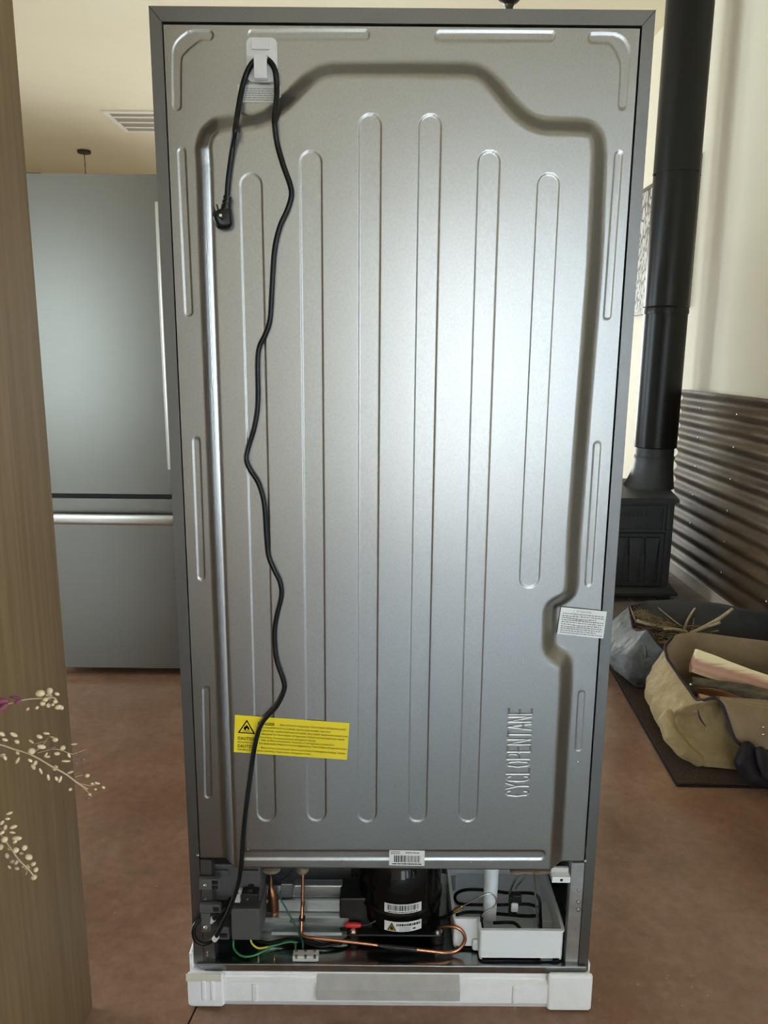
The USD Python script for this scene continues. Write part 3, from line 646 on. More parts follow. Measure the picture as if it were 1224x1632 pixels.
bay_box('strap', 320, 336, 1456, 1486, D - 0.009, D - 0.006, 'greyplastic', 0.001)
screw(327.5, 1411, D - 0.0102, 0.0038); screw(327.5, 1433, D + 0.001, 0.003); screw(328.5, 1442, D + 0.001, 0.002); screw(328.5, 1478, D - 0.0092, 0.0048)
screw(330, 1517, D + 0.001, 0.0025); screw(330.5, 1522, D + 0.001, 0.0022)
# grey junction housing
jb = bay_box('junction_housing', 337, 416, 1378, 1436, 1.306, 1.40, 'greyplastic', 0.003)
bay_box('housing_rim', 338, 365, 1388, 1397, 1.300, 1.306, 'greyplastic', 0.001, parent=jb)
bay_box('housing_rim', 384, 412, 1388, 1394, 1.300, 1.306, 'greyplastic', 0.001, parent=jb)
bay_box('housing_flap', 336, 366, 1478, 1498, 1.302, 1.33, 'greyplastic', 0.002, parent=jb)
bay_box('housing_flap', 340, 362, 1490, 1495, 1.298, 1.303, 'blackplastic', 0.001, parent=jb)
bay_box('cover_box', 367, 416, 1449, 1499, 1.290, 1.37, 'greyplastic', 0.003, label='square dark grey junction cover')
bay_box('cover_box', 367, 414, 1433, 1450, 1.312, 1.38, 'greyplastic', 0.003)
lg = bay_box('terminal_clip', 374, 393, 1418.5, 1426.5, 1.298, 1.306, 'hook', 0.001)
bay_box('clip_leg', 373, 383, 1426, 1439, 1.298, 1.304, 'hook', 0.001, parent=lg)
pl = bay_box('black_connector', 384, 412, 1425, 1441, 1.284, 1.306, 'blackplastic', 0.002)
bay_box('connector_top', 394, 403, 1418, 1426, 1.288, 1.306, 'blackplastic', 0.002, parent=pl)
screw(378.5, 1423, 1.2975, 0.0028); screw(394.5, 1433, 1.2835, 0.0022)

# filter drier: a copper bulb hanging on its capillary
P = lambda a, b, y: aty(a, b, y)
fd = fr.part('filter_drier', tube([P(432, 1402, 1.37), P(432, 1412, 1.37), P(433, 1420, 1.37), P(435, 1428, 1.37), P(437, 1446, 1.37), P(438, 1455, 1.37), P(438.5, 1459, 1.37)], [0.003, 0.0045, 0.008, 0.0105, 0.0112, 0.0095, 0.004], 16), 'oldcopper', smooth=True)
fr.part('brass_neck', tube([P(431.5, 1402, 1.37), P(432, 1416, 1.37)], [0.0025, 0.0046], 12, spline=False), 'brass', parent=fd)
fr.part('capillary', tube([P(431, 1384, 1.37), P(432, 1405, 1.37)], 0.0016, 8, spline=False), 'silver', parent=fd)
bay_box('drier_clip', 425, 435, 1442, 1461, 1.362, 1.375, 'blackplastic', 0.002, parent=fd)
# wires
fr.part('teal_wire', tube([P(447, 1419, 1.365), P(446.5, 1431, 1.355), P(456, 1448, 1.345), P(470, 1474, 1.335), P(478, 1490, 1.325)], 0.0018, 8), 'teal', smooth=True)
fr.part('thin_wire', tube([P(440, 1408, 1.38), P(455, 1399, 1.38), P(469, 1384, 1.38)], 0.0011, 6), 'blackplastic', smooth=True)
G = lambda a, b, h: at(a, b, 2, PZ + h)
fr.part('ground_wire', tube([P(372, 1498, 1.305), G(373, 1512, .006), G(384, 1523, .004), G(400, 1524, .004), G(418, 1517, .005), P(440, 1505, 1.313), P(460, 1500, 1.315), P(474, 1502, 1.312)], 0.0020, 8), 'green', smooth=True)
fr.part('striped_wire', tube([P(399, 1496, 1.305), P(402, 1504, 1.30), G(412, 1511, .010), P(428, 1509, 1.305)], 0.0020, 8), 'yellow_wire', smooth=True)
fr.part('striped_wire', tube([P(424, 1510, 1.304), P(440, 1506, 1.309), P(462, 1501, 1.311), P(470, 1504, 1.308), P(471, 1513, 1.296)], 0.0019, 8), 'green', smooth=True)
fr.part('black_cable', tube([P(408, 1499, 1.325), P(430, 1503, 1.322), P(460, 1497, 1.325), P(490, 1499, 1.322), P(515, 1506, 1.317), P(538, 1502, 1.318), P(556, 1496, 1.325)], 0.0042, 10), 'cord', smooth=True)
fr.part('black_cable', tube([P(430, 1508, 1.308), P(455, 1501, 1.317), P(482, 1501, 1.317), P(508, 1509, 1.308), P(532, 1505, 1.312), P(552, 1500, 1.32)], 0.0026, 8), 'cord', smooth=True)
fr.part('green_lead', tube([P(478, 1490, 1.325), P(482, 1500, 1.31), P(483, 1512, 1.298)], 0.0018, 8), 'teal', smooth=True)
# copper suction line
cl = fr.part('copper_pipe', tube([P(483, 1384, 1.36), P(482.5, 1420, 1.35), P(481.5, 1450, 1.34), P(480.5, 1478, 1.325), P(481, 1488, 1.318), P(487, 1493, 1.312), P(500, 1495, 1.308), P(540, 1499, 1.303), P(602, 1506, 1.297)], 0.0034, 12), 'copper', smooth=True)
fr.part('pipe_joint', tube([P(482.6, 1436, 1.345), P(482.3, 1443, 1.343)], 0.0040, 12, spline=False), 'oldcopper', parent=cl)
bay_box('pipe_grommet', 476, 486, 1465, 1470, 1.328, 1.34, 'blackplastic', 0.001, parent=cl)
fr.part('pipe_sleeve', tube([P(600, 1506, 1.297), P(616, 1508.5, 1.296), P(630, 1510, 1.294), P(645, 1511, 1.293)], [0.0026, 0.0046, 0.0050, 0.0040], 10), 'blackplastic', smooth=True, parent=cl)
fr.part('crimp', tube([P(602, 1506, 1.297), P(611, 1507, 1.2965)], 0.0018, 8, spline=False), 'silver', parent=cl)
fr.part('copper_pipe', tube([P(662, 1513, 1.292), P(690, 1516, 1.291), P(708, 1518, 1.291), P(722, 1517, 1.295), P(734, 1510, 1.298), P(741, 1498, 1.301), P(738, 1486, 1.302), P(728, 1478, 1.304), P(714, 1476, 1.310), P(700, 1478, 1.322)], 0.0036, 12), 'copper', smooth=True)
fr.part('pipe_sleeve', tube([P(644, 1511, 1.293), P(664, 1513, 1.292)], 0.0045, 10, spline=False), 'blackplastic', smooth=True, parent=cl)
# terminal block
ya_, yb_ = G(487, 1532, 0.0)[1], G(487, 1513, 0.010)[1]
tbk = fr.part('terminal_block', rbox(G(466.5, 1520, .01)[0], G(508, 1520, .01)[0], ya_, yb_, PZ - 0.002, PZ + 0.010, 0.002), 'hook')
for k in (472.5, 487, 501.5):
    for py in (1517, 1525):
        q = G(k, py, 0.010)
        fr.part('terminal_screw', cyl(q - [0, 0, 0.002], q + [0, 0, 0.003], 0.0028, 10), 'silver', parent=tbk)
for a in (412, 437): q = at(a, 1526, 2, PZ); fr.part('pan_stud', cyl(q - [0, 0, 0.004], q + [0, 0, 0.004], 0.0028, 10), 'silver')

# compressor
cc = np.array([P(637, 1460, 1.385)[0], 1.392, 0])
z0 = PZ + 0.018
prof = [(0.0, 0), (0.06, 0.0), (0.074, 0.006), (0.081, 0.020), (0.083, 0.048), (0.0862, 0.0515), (0.0868, 0.0535), (0.0868, 0.0575), (0.0855, 0.0595), (0.084, 0.061), (0.084, 0.100), (0.081, 0.124), (0.074, 0.145), (0.060, 0.162), (0.040, 0.173), (0.020, 0.177), (0.0, 0.178)]
sh = lathe(prof, (0, 0, z0), 64); sh.vertices = sh.vertices + cc
cm = fr.part('compressor', sh, 'shell', smooth=30, label='glossy black compressor shell')
fr.part('mounting_plate', rbox(cc[0] - 0.105, cc[0] + 0.082, 1.325, 1.455, PZ + 0.012, PZ + 0.017, 0.002), 'blackplastic', parent=cm)
for sx, yy in ((-0.093, 1.335), (0.0745, 1.335), (-0.093, 1.445), (0.0745, 1.445)):
    q = np.array([cc[0] + sx, yy, PZ - 0.002])
    fr.part('rubber_foot', lathe([(0, 0), (0.014, 0), (0.014, 0.004), (0.011, 0.006), (0.011, 0.011), (0.013, 0.013), (0.013, 0.017), (0, 0.017)], q, 20), 'blackplastic', parent=cm)
    fr.part('mounting_bolt', lathe([(0, 0), (0.010, 0), (0.010, 0.003), (0.006, 0.0035), (0.006, 0.010), (0.0, 0.011)], q + [0, 0, 0.0172], 6 if sx < 0 else 16), 'silver', parent=cm)
a, b = P(541, 1440, 1.345), P(578, 1486, 1.345)
fr.part('relay_box', rbox(a[0], b[0] + 0.02, 1.345, 1.41, b[2], a[2] + 0.012, 0.004), 'blackplastic', parent=cm)
bay_box('bay_fan', 540, 575, 1408, 1435, 1.44, 1.50, 'blackplastic', 0.004)
bay_box('fan_motor', 551, 572, 1413, 1430, 1.42, 1.44, 'galv_d', 0.004)
fr.part('red_connector', tube([P(549, 1474, 1.338), P(554, 1474, 1.338), P(566, 1474, 1.338), P(575, 1475, 1.338)], [0.003, 0.0055, 0.0055, 0.004], 12), 'red', parent=cm)
fr.part('lead_wire', tube([P(575, 1475, 1.338), P(586, 1474, 1.326), P(598, 1468, 1.318)], 0.0014, 8), 'silver', parent=cm)


def wrap_label(name, px0, px1, py0, py1, m, dr=0.0012):
    """A label bent round the compressor's shell; returns its mapping."""
    rad = 0.0845
    q0, q1 = P(px0, (py0 + py1) / 2, 1.309), P(px1, (py0 + py1) / 2, 1.309)
    a0, a1 = math.asin(np.clip((q0[0] - cc[0]) / (rad * 1.0), -1, 1)), math.asin(np.clip((q1[0] - cc[0]) / (rad * 1.0), -1, 1))
    yy = 1.392 - rad * math.cos((a0 + a1) / 2)
    z1, zz0 = P((px0 + px1) / 2, py0, yy)[2], P((px0 + px1) / 2, py1, yy)[2]

    def f(u, v, e=0.0):
        an = a0 + (a1 - a0) * u; r = rad + dr + e
        return np.stack([cc[0] + 1.0 * r * np.sin(an), 1.392 - r * np.cos(an), z1 + (zz0 - z1) * v], 1)
    n = 16; u, v = np.meshgrid(np.linspace(0, 1, n), [0, 1]); A = f(u.ravel(), v.ravel())
    path = fr.part(name, (A, grid_faces(2, n)[:, ::-1]), m, smooth=False, parent=cm)
    return f


def wrap_print(f, rects, m='ink', name='label_print', shape=None):
    V, Fc, k = [], [], 0
    for a, b, c, d in rects:
        A = f(np.array([a, b, b, a]), np.array([c, c, d, d]), 0.0004); V.append(A); Fc.append([[k, k + 3, k + 2, k + 1]]); k += 4
    fr.part(name, (np.vstack(V), np.vstack(Fc)), m, smooth=False, parent=cm)


f = wrap_label('serial_label', 613, 671.5, 1441, 1455.5, 'paper')
wrap_print(f, barcode(0.08, 0.92, 0.12, 0.70, 21) + greek(0.1, 0.9, 0.78, 0.94, 1, 0.5, 22))
f = wrap_label('safety_label', 613, 671.5, 1469, 1484.5, 'paper')
wrap_print(f, greek(0.32, 0.97, 0.10, 0.50, 1, 0.6, 31, 0) + greek(0.40, 0.70, 0.50, 0.92, 3, 0.3, 32, 0) + [(0.75, 0.83, 0.66, 0.80)])
e = trimesh.creation.extrude_polygon(Polygon([(0.10, 0.88), (0.30, 0.88), (0.20, 0.18)]), 0.0001, engine='earcut'); q = np.array(e.vertices)
fr.part('warning_sign', (f(q[:, 0], q[:, 1], 0.0004), np.vstack([e.faces, e.faces[:, ::-1]])), 'yellow', smooth=False, parent=cm)
e = prism(Polygon([(0.08, 0.92), (0.32, 0.92), (0.20, 0.08)]).difference(Polygon([(0.115, 0.86), (0.285, 0.86), (0.20, 0.26)])).union(Polygon([(0.17, 0.8), (0.16, 0.65), (0.20, 0.42), (0.24, 0.65), (0.23, 0.8)])), 'z', 0, 0.0001); q = np.array(e.vertices)
fr.part('warning_sign', (f(q[:, 0], q[:, 1], 0.0008), np.vstack([e.faces, e.faces[:, ::-1]])), 'ink', smooth=False, parent=cm)
bay_box('tray_bracket', 692, 724, 1394, 1478, 1.47, 1.475, 'galv', 0.001)

# white drain tray
a = P(765, 1482, 1.282); b = P(899, 1482, 1.282); RZ = a[2]
tx0, tx1, tl = a[0], b[0], P(727, 1461, 1.310)[0]
outp = Polygon([(tx0, 1.282), (tx1, 1.282), (tx1, 1.53), (tl - 0.004, 1.53), (tl - 0.004, 1.312), (tx0, 1.312)]).buffer(-0.006).buffer(0.006, quad_segs=5)
inn = outp.buffer(-0.0035)
TB = PZ + 0.001
wall = outp.difference(inn)
tray = fr.part('drain_tray', cat(prism(wall, 'z', TB, RZ), prism(outp.buffer(0.0022).difference(outp.buffer(-0.0040)), 'z', RZ - 0.003, RZ + 0.0008), prism(outp, 'z', TB, TB + 0.004), rbox(tl - 0.002, tx1 - 0.002, 1.518, 1.53, RZ - 0.01, 0.305, 0.002)), 'whiteplastic', smooth=30, label='white plastic drain tray')
fr.part('tray_foot', rbox(P(752, 1510, 1.309)[0], P(766, 1510, 1.309)[0], 1.302, 1.312, TB, TB + 0.022, 0.004), 'whiteplastic', parent=tray)
fr.part('tray_step', rbox(P(838, 1480, 1.45)[0], P(880, 1480, 1.45)[0], 1.36, 1.42, TB + 0.003, TB + 0.022, 0.004), 'whiteplastic', parent=tray)
fr.part('tray_rib', rbox(P(770, 1400, 1.517)[0], P(775, 1400, 1.517)[0], 1.512, 1.519, RZ, 0.300, 0.002), 'whiteplastic', parent=tray)
a = P(869, 1535, 1.281); fr.part('tray_notch', box(P(861, 1535, 1.28)[0], P(880, 1535, 1.28)[0], 1.2805, 1.283, TB - 0.0005, TB + 0.004), 'galv_d', parent=tray, smooth=False)
q = P(779, 1484, 1.372)
fr.part('drain_tube', tube([(q[0] + 0.001, 1.372, 0.33), (q[0], 1.372, 0.11)], [0.0150, 0.0138], 24, spline=False), 'whiteplastic', smooth=40)
# hot-gas loop lying in the tray
ht = 0.0032
fr.part('heater_loop', tube([P(862, 1480, 1.315), P(861, 1455, 1.34), P(860, 1437, 1.38), P(854, 1426, 1.42), P(840, 1423, 1.43), P(810, 1423, 1.44), P(780, 1419, 1.45), P(745, 1418, 1.45), P(729, 1423, 1.44), P(725, 1432, 1.43), P(732, 1440, 1.42), P(755, 1442, 1.41), P(800, 1442, 1.40), P(840, 1441, 1.40), P(857, 1446, 1.39)], ht, 10), 'cord', smooth=True)
fr.part('heater_loop', tube([P(727, 1458, 1.335), P(742, 1454, 1.36), P(765, 1454, 1.37), P(800, 1457, 1.37), P(840, 1460, 1.37), P(858, 1459, 1.365)], ht, 10), 'cord', smooth=True)
fr.part('heater_loop', tube([P(786, 1471, 1.34), P(805, 1470, 1.34), P(819, 1471, 1.335), P(826, 1476, 1.325), P(829, 1481, 1.315)], ht, 10), 'cord', smooth=True)
fr.part('tube_clip', cat(*[trimesh.Trimesh(*arr(rbox(P(u0, v0, yy)[0], P(u1, v0, yy)[0], yy, yy + 0.012, P(u0, v1, yy)[2], P(u0, v0, yy)[2], 0.002))) for u0, u1, v0, v1, yy in ((812, 825, 1431, 1458, 1.365), (818, 832, 1428, 1442, 1.362))]), 'blackplastic', smooth=30)
fr.part('tube_clip', rbox(P(815, 1440, 1.358)[0], P(826, 1440, 1.358)[0], 1.356, 1.362, P(820, 1452, 1.36)[2], P(820, 1439, 1.36)[2], 0.002), 'whiteplastic')
# capillary with brass joint
fr.part('discharge_tube', tube([P(690, 1463, 1.36), P(706, 1463, 1.335), P(716, 1458, 1.325), P(727, 1450, 1.315)], 0.0036, 10), 'cord', smooth=True)
fr.part('brass_fitting', tube([P(724, 1452, 1.316), P(730, 1448.5, 1.313), P(736, 1445, 1.310)], [0.0040, 0.0044, 0.0034], 12), 'brass', smooth=30)
fr.part('capillary_tube', tube([P(735, 1445, 1.311), P(752, 1436, 1.305), P(770, 1427, 1.30), P(780, 1424, 1.30), P(788, 1428, 1.30), P(791, 1437, 1.30), P(786, 1446, 1.30), P(777, 1451, 1.30), P(770, 1457, 1.30), P(768, 1462, 1.302)], 0.0017, 10), 'silver', smooth=True)
fr.part('heater_loop', tube([P(768, 1460, 1.302), P(767.5, 1470, 1.305), P(769, 1482, 1.312)], 0.0030, 10), 'cord', smooth=True)
for pts, r in (([(838, 1384, 1.33), (824, 1398, 1.35), (817, 1410, 1.37), (812, 1424, 1.385)], 0.0024), ([(846, 1382, 1.34), (834, 1400, 1.36), (824, 1412, 1.38), (822, 1416, 1.39)], 0.0022), ([(849, 1384, 1.31), (852, 1410, 1.315), (854, 1440, 1.32), (858, 1480, 1.32)], 0.0021)):
    fr.part('steel_tube', tube([P(*p) for p in pts], r, 10), 'silver', smooth=True)
v = [ellipsoid(P(a, b, 1.29), (0.014, 0.010, 0.0045)) for a, b in ((824, 1388), (840, 1387), (856, 1388), (868, 1387))]
fr.part('foam_overflow', cat(*v, ellipsoid(P(432, 1386, 1.33), (0.018, 0.012, 0.006)), ellipsoid(P(482, 1385, 1.34), (0.013, 0.012, 0.010))), 'brownfoam', smooth=True)
# right post and hinge bracket
fr.part('side_rail', cat(box(X1 - FW - 0.022, X1 - FW - 0.001, D + 0.0015, D + 0.004, PZ - 0.004, 0.306), box(X1 - FW - 0.0245, X1 - FW - 0.022, D + 0.002, D + 0.02, PZ - 0.004, 0.306)), 'galv', smooth=False)
for a, b, r in ((922, 1418.5, .0035), (921.5, 1437, .0042), (921, 1449, .0045), (918, 1479, .0022)): screw(a, b, D + 0.001, r)
hb = bay_box('corner_bracket', 880, 909, 1398, 1407.5, 1.268, 1.30, 'whiteplastic', 0.001)
bay_box('bracket_plate', 878, 906, 1383, 1398, 1.283, 1.29, 'hook', 0.0015, parent=hb)
bay_box('bracket_hole', 893, 897, 1401, 1405, 1.2675, 1.272, 'ink', 0.0005, parent=hb)
screw(886, 1393, 1.2825, 0.0026); screw(901, 1393, 1.2825, 0.0026)
for a, b in ((395, 1354), (545.5, 1372), (750.5, 1374)): p = on_panel(a, b, 0); screw(a, b, p[1] - 0.0002, 0.0019)
screw(921, 1214, YFL - 0.0002, 0.0026); screw(315.5, 1363, D - 0.0002, 0.003); screw(933, 1372, D - 0.0002, 0.003); screw(383, 1386, 1.247, 0.003)

# ------------------------------------------------------------------ foam base under the refrigerator
fy = D - 0.018
x0, x1 = X0 - 0.010, X1 + 0.004
fm = T('foam_base', 'white polystyrene packing base under the grey refrigerator', 'packing foam', (XC, 1.6, 0))
zA = aty(600, 1597, fy)[2]; zTop = ZB - 0.001
fm.part('foam_block', cat(
    prism([(fy + 0.010, 0.0), (fy, zA), (fy, 0.058), (fy + 0.012, 0.064), (fy + 0.012, zTop - 0.010), (2.0, zTop - 0.010), (2.0, 0)], 'x', x0 + 0.003, x1),
    rbox(X0 + 0.03, X1 - 0.03, fy + 0.02, 1.99, 0.05, zTop, 0.004)), 'foam', smooth=25)
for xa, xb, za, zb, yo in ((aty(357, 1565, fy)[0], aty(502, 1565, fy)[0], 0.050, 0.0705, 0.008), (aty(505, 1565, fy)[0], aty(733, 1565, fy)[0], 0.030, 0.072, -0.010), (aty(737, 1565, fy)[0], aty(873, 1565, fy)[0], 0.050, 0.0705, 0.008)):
    fm.part('foam_step' if yo > 0 else 'foam_centre', prism([(fy + yo, za), (fy + yo + 0.001, zb - 0.02 if yo < 0 else zb - 0.004), (fy + 0.016, zb), (fy + 0.03, zb), (fy + 0.03, za - 0.004), (fy + 0.001, za - 0.004)], 'x', xa, xb), 'foam' if yo > 0 else 'foamgrey', smooth=False)  # centre piece of the front is greyer than its neighbours
fm.part('foam_corner', cat(rbox(x0, aty(357, 1565, fy)[0], fy - 0.004, fy + 0.0098, 0.005, 0.078, 0.006), rbox(x0, X0 - 0.001, D + 0.002, D + 0.24, 0.02, 0.105, 0.003)), 'foam', smooth=30)
fm.part('foam_corner', cat(rbox(aty(873, 1565, fy)[0], x1 + 0.002, fy - 0.004, fy + 0.0098, 0.003, 0.082, 0.006), rbox(X1 + 0.001, x1 + 0.001, D + 0.002, D + 0.24, 0.02, 0.088, 0.0012)), 'foam', smooth=30)
for xa in (407, 821): fm.part('foam_rib', rbox(aty(xa - 5, 1585, fy)[0], aty(xa + 5, 1585, fy)[0], fy - 0.004, fy + 0.006, zA, 0.056, 0.003), 'foam')
for k in range(2): fm.part('foam_rib', rbox(aty(322 + 14 * k, 1575, fy)[0], aty(329 + 14 * k, 1575, fy)[0], fy - 0.0065, fy, 0.022, 0.066, 0.002), 'foam')
fm.part('packing_tape', rbox(x0 - 0.0008, aty(353, 1552, fy)[0], fy - 0.0048, fy - 0.002, 0.0635, 0.0795, 0.0008), 'tape', label='cream packing tape over the corner')

# ------------------------------------------------------------------ second refrigerator
y2 = 2.81; f0, f1 = -1.31, -0.39
f2 = T('french_door_refrigerator', 'brushed stainless french-door refrigerator facing us with a bar-handled bottom drawer', 'refrigerator', ((f0 + f1) / 2, 3.1, 0))
zt2, zs1, zs0, zb2 = aty(150, 277.5, y2)[2], aty(150, 786.5, y2)[2], aty(150, 794, y2)[2], aty(150, 1063, y2)[2]
f2.part('cabinet', cat(box(f0 + 0.005, f1 - 0.005, y2 + 0.07, y2 + 0.72, 0.03, zt2 - 0.01), box(f0 + 0.02, f1 - 0.02, y2 + 0.03, y2 + 0.08, 0.03, zt2 - 0.02)), 'frame', smooth=False)
f2.part('door_gasket', box(f0 + 0.012, f1 - 0.012, y2 + 0.012, y2 + 0.04, zs0 - 0.02, zs1 + 0.02), 'black', smooth=False)


def bowed_door(xa, xb, za, zb, bow=0.006):
    n = 12; u = np.linspace(0, 1, n); rr = 0.006
    pts = [(xa + (xb - xa) * k, y2 - bow * (1 - ((xa + (xb - xa) * k - (f0 + f1) / 2) / ((f1 - f0) / 2)) ** 2)) for k in u]
    poly = Polygon(pts + [(xb, y2 + 0.05), (xa, y2 + 0.05)]).buffer(-0.004).buffer(0.004, quad_segs=4)
    return prism(poly, 'z', za, zb)


f2.part('door', bowed_door(f0, -0.745, zs1, zt2), 'stainless', smooth=30)
f2.part('door', bowed_door(-0.740, f1, zs1, zt2), 'stainless', smooth=30)
dr = f2.part('drawer', bowed_door(f0, f1, zb2, zs0), 'stainless', smooth=30)
h = [aty(252, 322, 2.765), aty(270, 748, 2.765)]


def bar_handle(p0, p1, wdt, dep, ax):
    """A flat bar on two stand-offs, bowed a little."""
    a, b = np.array(p0), np.array(p1); L_ = np.linalg.norm(b - a)
    n = 14; out = []
    for k in range(n):
        t = k / (n - 1); c_ = a + (b - a) * t - np.array([0, 0.008 * math.sin(math.pi * t), 0])
        w_ = np.array([wdt / 2, 0, 0]) if ax == 'z' else np.array([0, 0, wdt / 2]); e_ = np.array([0, dep / 2, 0])
        out += [c_ - w_ - e_ * 0.6, c_ - w_ * 0.5 - e_, c_ + w_ * 0.5 - e_, c_ + w_ - e_ * 0.6, c_ + w_ + e_, c_ - w_ + e_]
    V = np.array(out); f_ = grid_faces(n, 6, True)
    ends = [[0, 1, 2, 3], [0, 3, 4, 5], [(n - 1) * 6 + 3, (n - 1) * 6 + 2, (n - 1) * 6 + 1, (n - 1) * 6], [(n - 1) * 6 + 5, (n - 1) * 6 + 4, (n - 1) * 6 + 3, (n - 1) * 6]]
    m = trimesh.Trimesh(*arr((V, np.vstack([f_, ends]))), process=False); trimesh.repair.fix_normals(m); return m


zh0, zh1 = h[1][2], h[0][2]
for xh in (-0.772, -0.713):
    f2.part('door_handle', cat(bar_handle((xh, 2.765, zh0), (xh, 2.765, zh1), 0.026, 0.014, 'z'), rbox(xh - 0.01, xh + 0.01, 2.765, y2, zh0 + 0.02, zh0 + 0.05, 0.003), rbox(xh - 0.01, xh + 0.01, 2.765, y2, zh1 - 0.05, zh1 - 0.02, 0.003)), 'handle', smooth=30)
zd = (aty(180, 820, 2.765)[2] + aty(180, 836, 2.765)[2]) / 2; wd = aty(180, 820, 2.765)[2] - aty(180, 836, 2.765)[2]
f2.part('drawer_handle', cat(bar_handle((f0 + 0.05, 2.768, zd), (f1 - 0.05, 2.768, zd), wd, 0.016, 'x'), rbox(f0 + 0.07, f0 + 0.10, 2.768, y2, zd - 0.01, zd + 0.01, 0.003), rbox(f1 - 0.10, f1 - 0.07, 2.768, y2, zd - 0.01, zd + 0.01, 0.003)), 'handle', smooth=30)
for xa in (f0 + 0.08, f1 - 0.08):
    for ya in (y2 + 0.1, y2 + 0.62): f2.part('foot', cyl((xa, ya, 0), (xa, ya, 0.035), 0.02), 'black')
f2.part('hinge_cover', rbox(f0 + 0.02, f0 + 0.12, y2 + 0.01, y2 + 0.1, zt2 - 0.012, zt2 + 0.006, 0.004), 'black')

# ------------------------------------------------------------------ tall oak cabinet on the left
ox = -0.552
ok = T('tall_oak_cabinet', 'tall pale oak cupboard filling the left edge, its plain side towards us', 'cupboard', (ox - 0.3, 0.85, 0))
ok.part('side_panel', rbox(ox - 0.019, ox, 0.42, 1.258, 0.0, 2.35, 0.0015), 'oak', smooth=30)
ok.part('carcass', box(ox - 0.62, ox - 0.020, 0.43, 1.235, 0.08, 2.34), 'oak', smooth=False)
ok.part('plinth', box(ox - 0.60, ox - 0.03, 0.46, 1.20, 0.0, 0.08), 'oak', smooth=False)
for k in range(2): ok.part('door', rbox(ox - 0.62 + 0.3 * k, ox - 0.322 + 0.3 * k, 1.236, 1.257, 0.085, 2.34, 0.002), 'oak')

# ------------------------------------------------------------------ wood stove
sv = T('wood_stove', 'black cast-iron wood stove on the hearth beside the corrugated sheet', 'stove', (1.2, 4.0, HP))
sx1, sx0, sy = 1.437, 0.80, 3.735
zp = aty(1000, 796, 3.715)[2]
bx = lambda y: sx1 + 0.0
sv.part('firebox', prism([(sx0, sy), (sx1, sy), (1.53, 4.34), (sx0, 4.34)], 'z', 0.085, zp - 0.015), 'stove', smooth=False)
top = Polygon([(sx0 - 0.01, 3.715), (1.452, 3.715), (1.462, 3.76), (1.585, 4.37), (sx0 - 0.01, 4.37)])
sv.part('top_plate', cat(prism(top, 'z', zp - 0.016, zp), prism(top.buffer(-0.012, join_style=2), 'z', zp - 0.024, zp + 0.004)), 'stove', smooth=False)
sv.part('bottom_plate', hullpts([(sx0 - 0.02, sy - 0.03, 0.055), (1.478, sy - 0.03, 0.055), (1.478, sy - 0.03, 0.068), (sx0 - 0.02, sy - 0.03, 0.068), (sx0, sy, 0.098), (sx1 + 0.004, sy, 0.098), (1.56, 4.34, 0.055), (1.54, 4.34, 0.098), (sx0 - 0.02, 4.34, 0.055), (sx0, 4.34, 0.098)]), 'stove', smooth=False)
for xa, ya in ((1.405, 3.745), (sx0 + 0.03, 3.745), (1.46, 4.27), (sx0 + 0.03, 4.27)):
    sv.part('leg', hullpts([(xa - 0.03, ya - 0.02, 0.058), (xa + 0.045, ya - 0.02, 0.058), (xa - 0.03, ya + 0.05, 0.058), (xa + 0.045, ya + 0.05, 0.058), (xa + 0.0, ya - 0.012, HP), (xa + 0.042, ya - 0.012, HP), (xa + 0.0, ya + 0.04, HP), (xa + 0.042, ya + 0.04, HP)]), 'stove', smooth=False)


def frame_rect(x0, x1, z0, z1, w): return shapely.box(x0, z0, x1, z1).difference(shapely.box(x0 + w, z0 + w, x1 - w, z1 - w))


za, zb_ = aty(1000, 805, sy)[2], aty(1000, 846, sy)[2]
xr = aty(1059, 830, sy)[0]
up_ = sv.part('upper_panel', prism(frame_rect(sx0 + 0.03, xr, zb_, za, 0.012), 'y', sy - 0.012, sy + 0.001), 'stove', smooth=False)
# raised, worn maker's lettering on the upper panel, too faint to read
r_ = random.Random(5); xx = aty(990, 818, sy)[0]; lt = []
zc = aty(1000, 820, sy)[2]
while xx < aty(1031, 818, sy)[0]:
    w_ = r_.uniform(0.010, 0.018); lt.append(box(xx, xx + w_ * 0.3, sy - 0.004, sy + 0.001, zc - 0.014, zc + 0.014)); lt.append(box(xx, xx + w_ * 0.8, sy - 0.004, sy + 0.001, zc - 0.004, zc + 0.002)); xx += w_ + 0.004
sv.part('faint_relief', cat(*lt), 'stove', parent=up_, smooth=False)
sv.part('moulding', rbox(sx0 + 0.01, sx1 - 0.02, sy - 0.016, sy + 0.002, aty(1000, 844, sy)[2] - 0.005, aty(1000, 846, sy)[2] + 0.002, 0.003), 'stove')
zc0, zc1 = aty(1000, 931, sy)[2], aty(1000, 849, sy)[2]
dp = sv.part('fire_door', prism(frame_rect(sx0 + 0.03, xr - 0.004, zc0, zc1, 0.016), 'y', sy - 0.014, sy + 0.001), 'stove', smooth=False)
dx = (aty(1044, 890, sy)[0] - aty(1018, 890, sy)[0])
k = 0; xp = aty(1036, 890, sy)[0]
ztp, zm, zbt = aty(1036, 856, sy)[2], aty(1036, 890, sy)[2], aty(1036, 929, sy)[2]
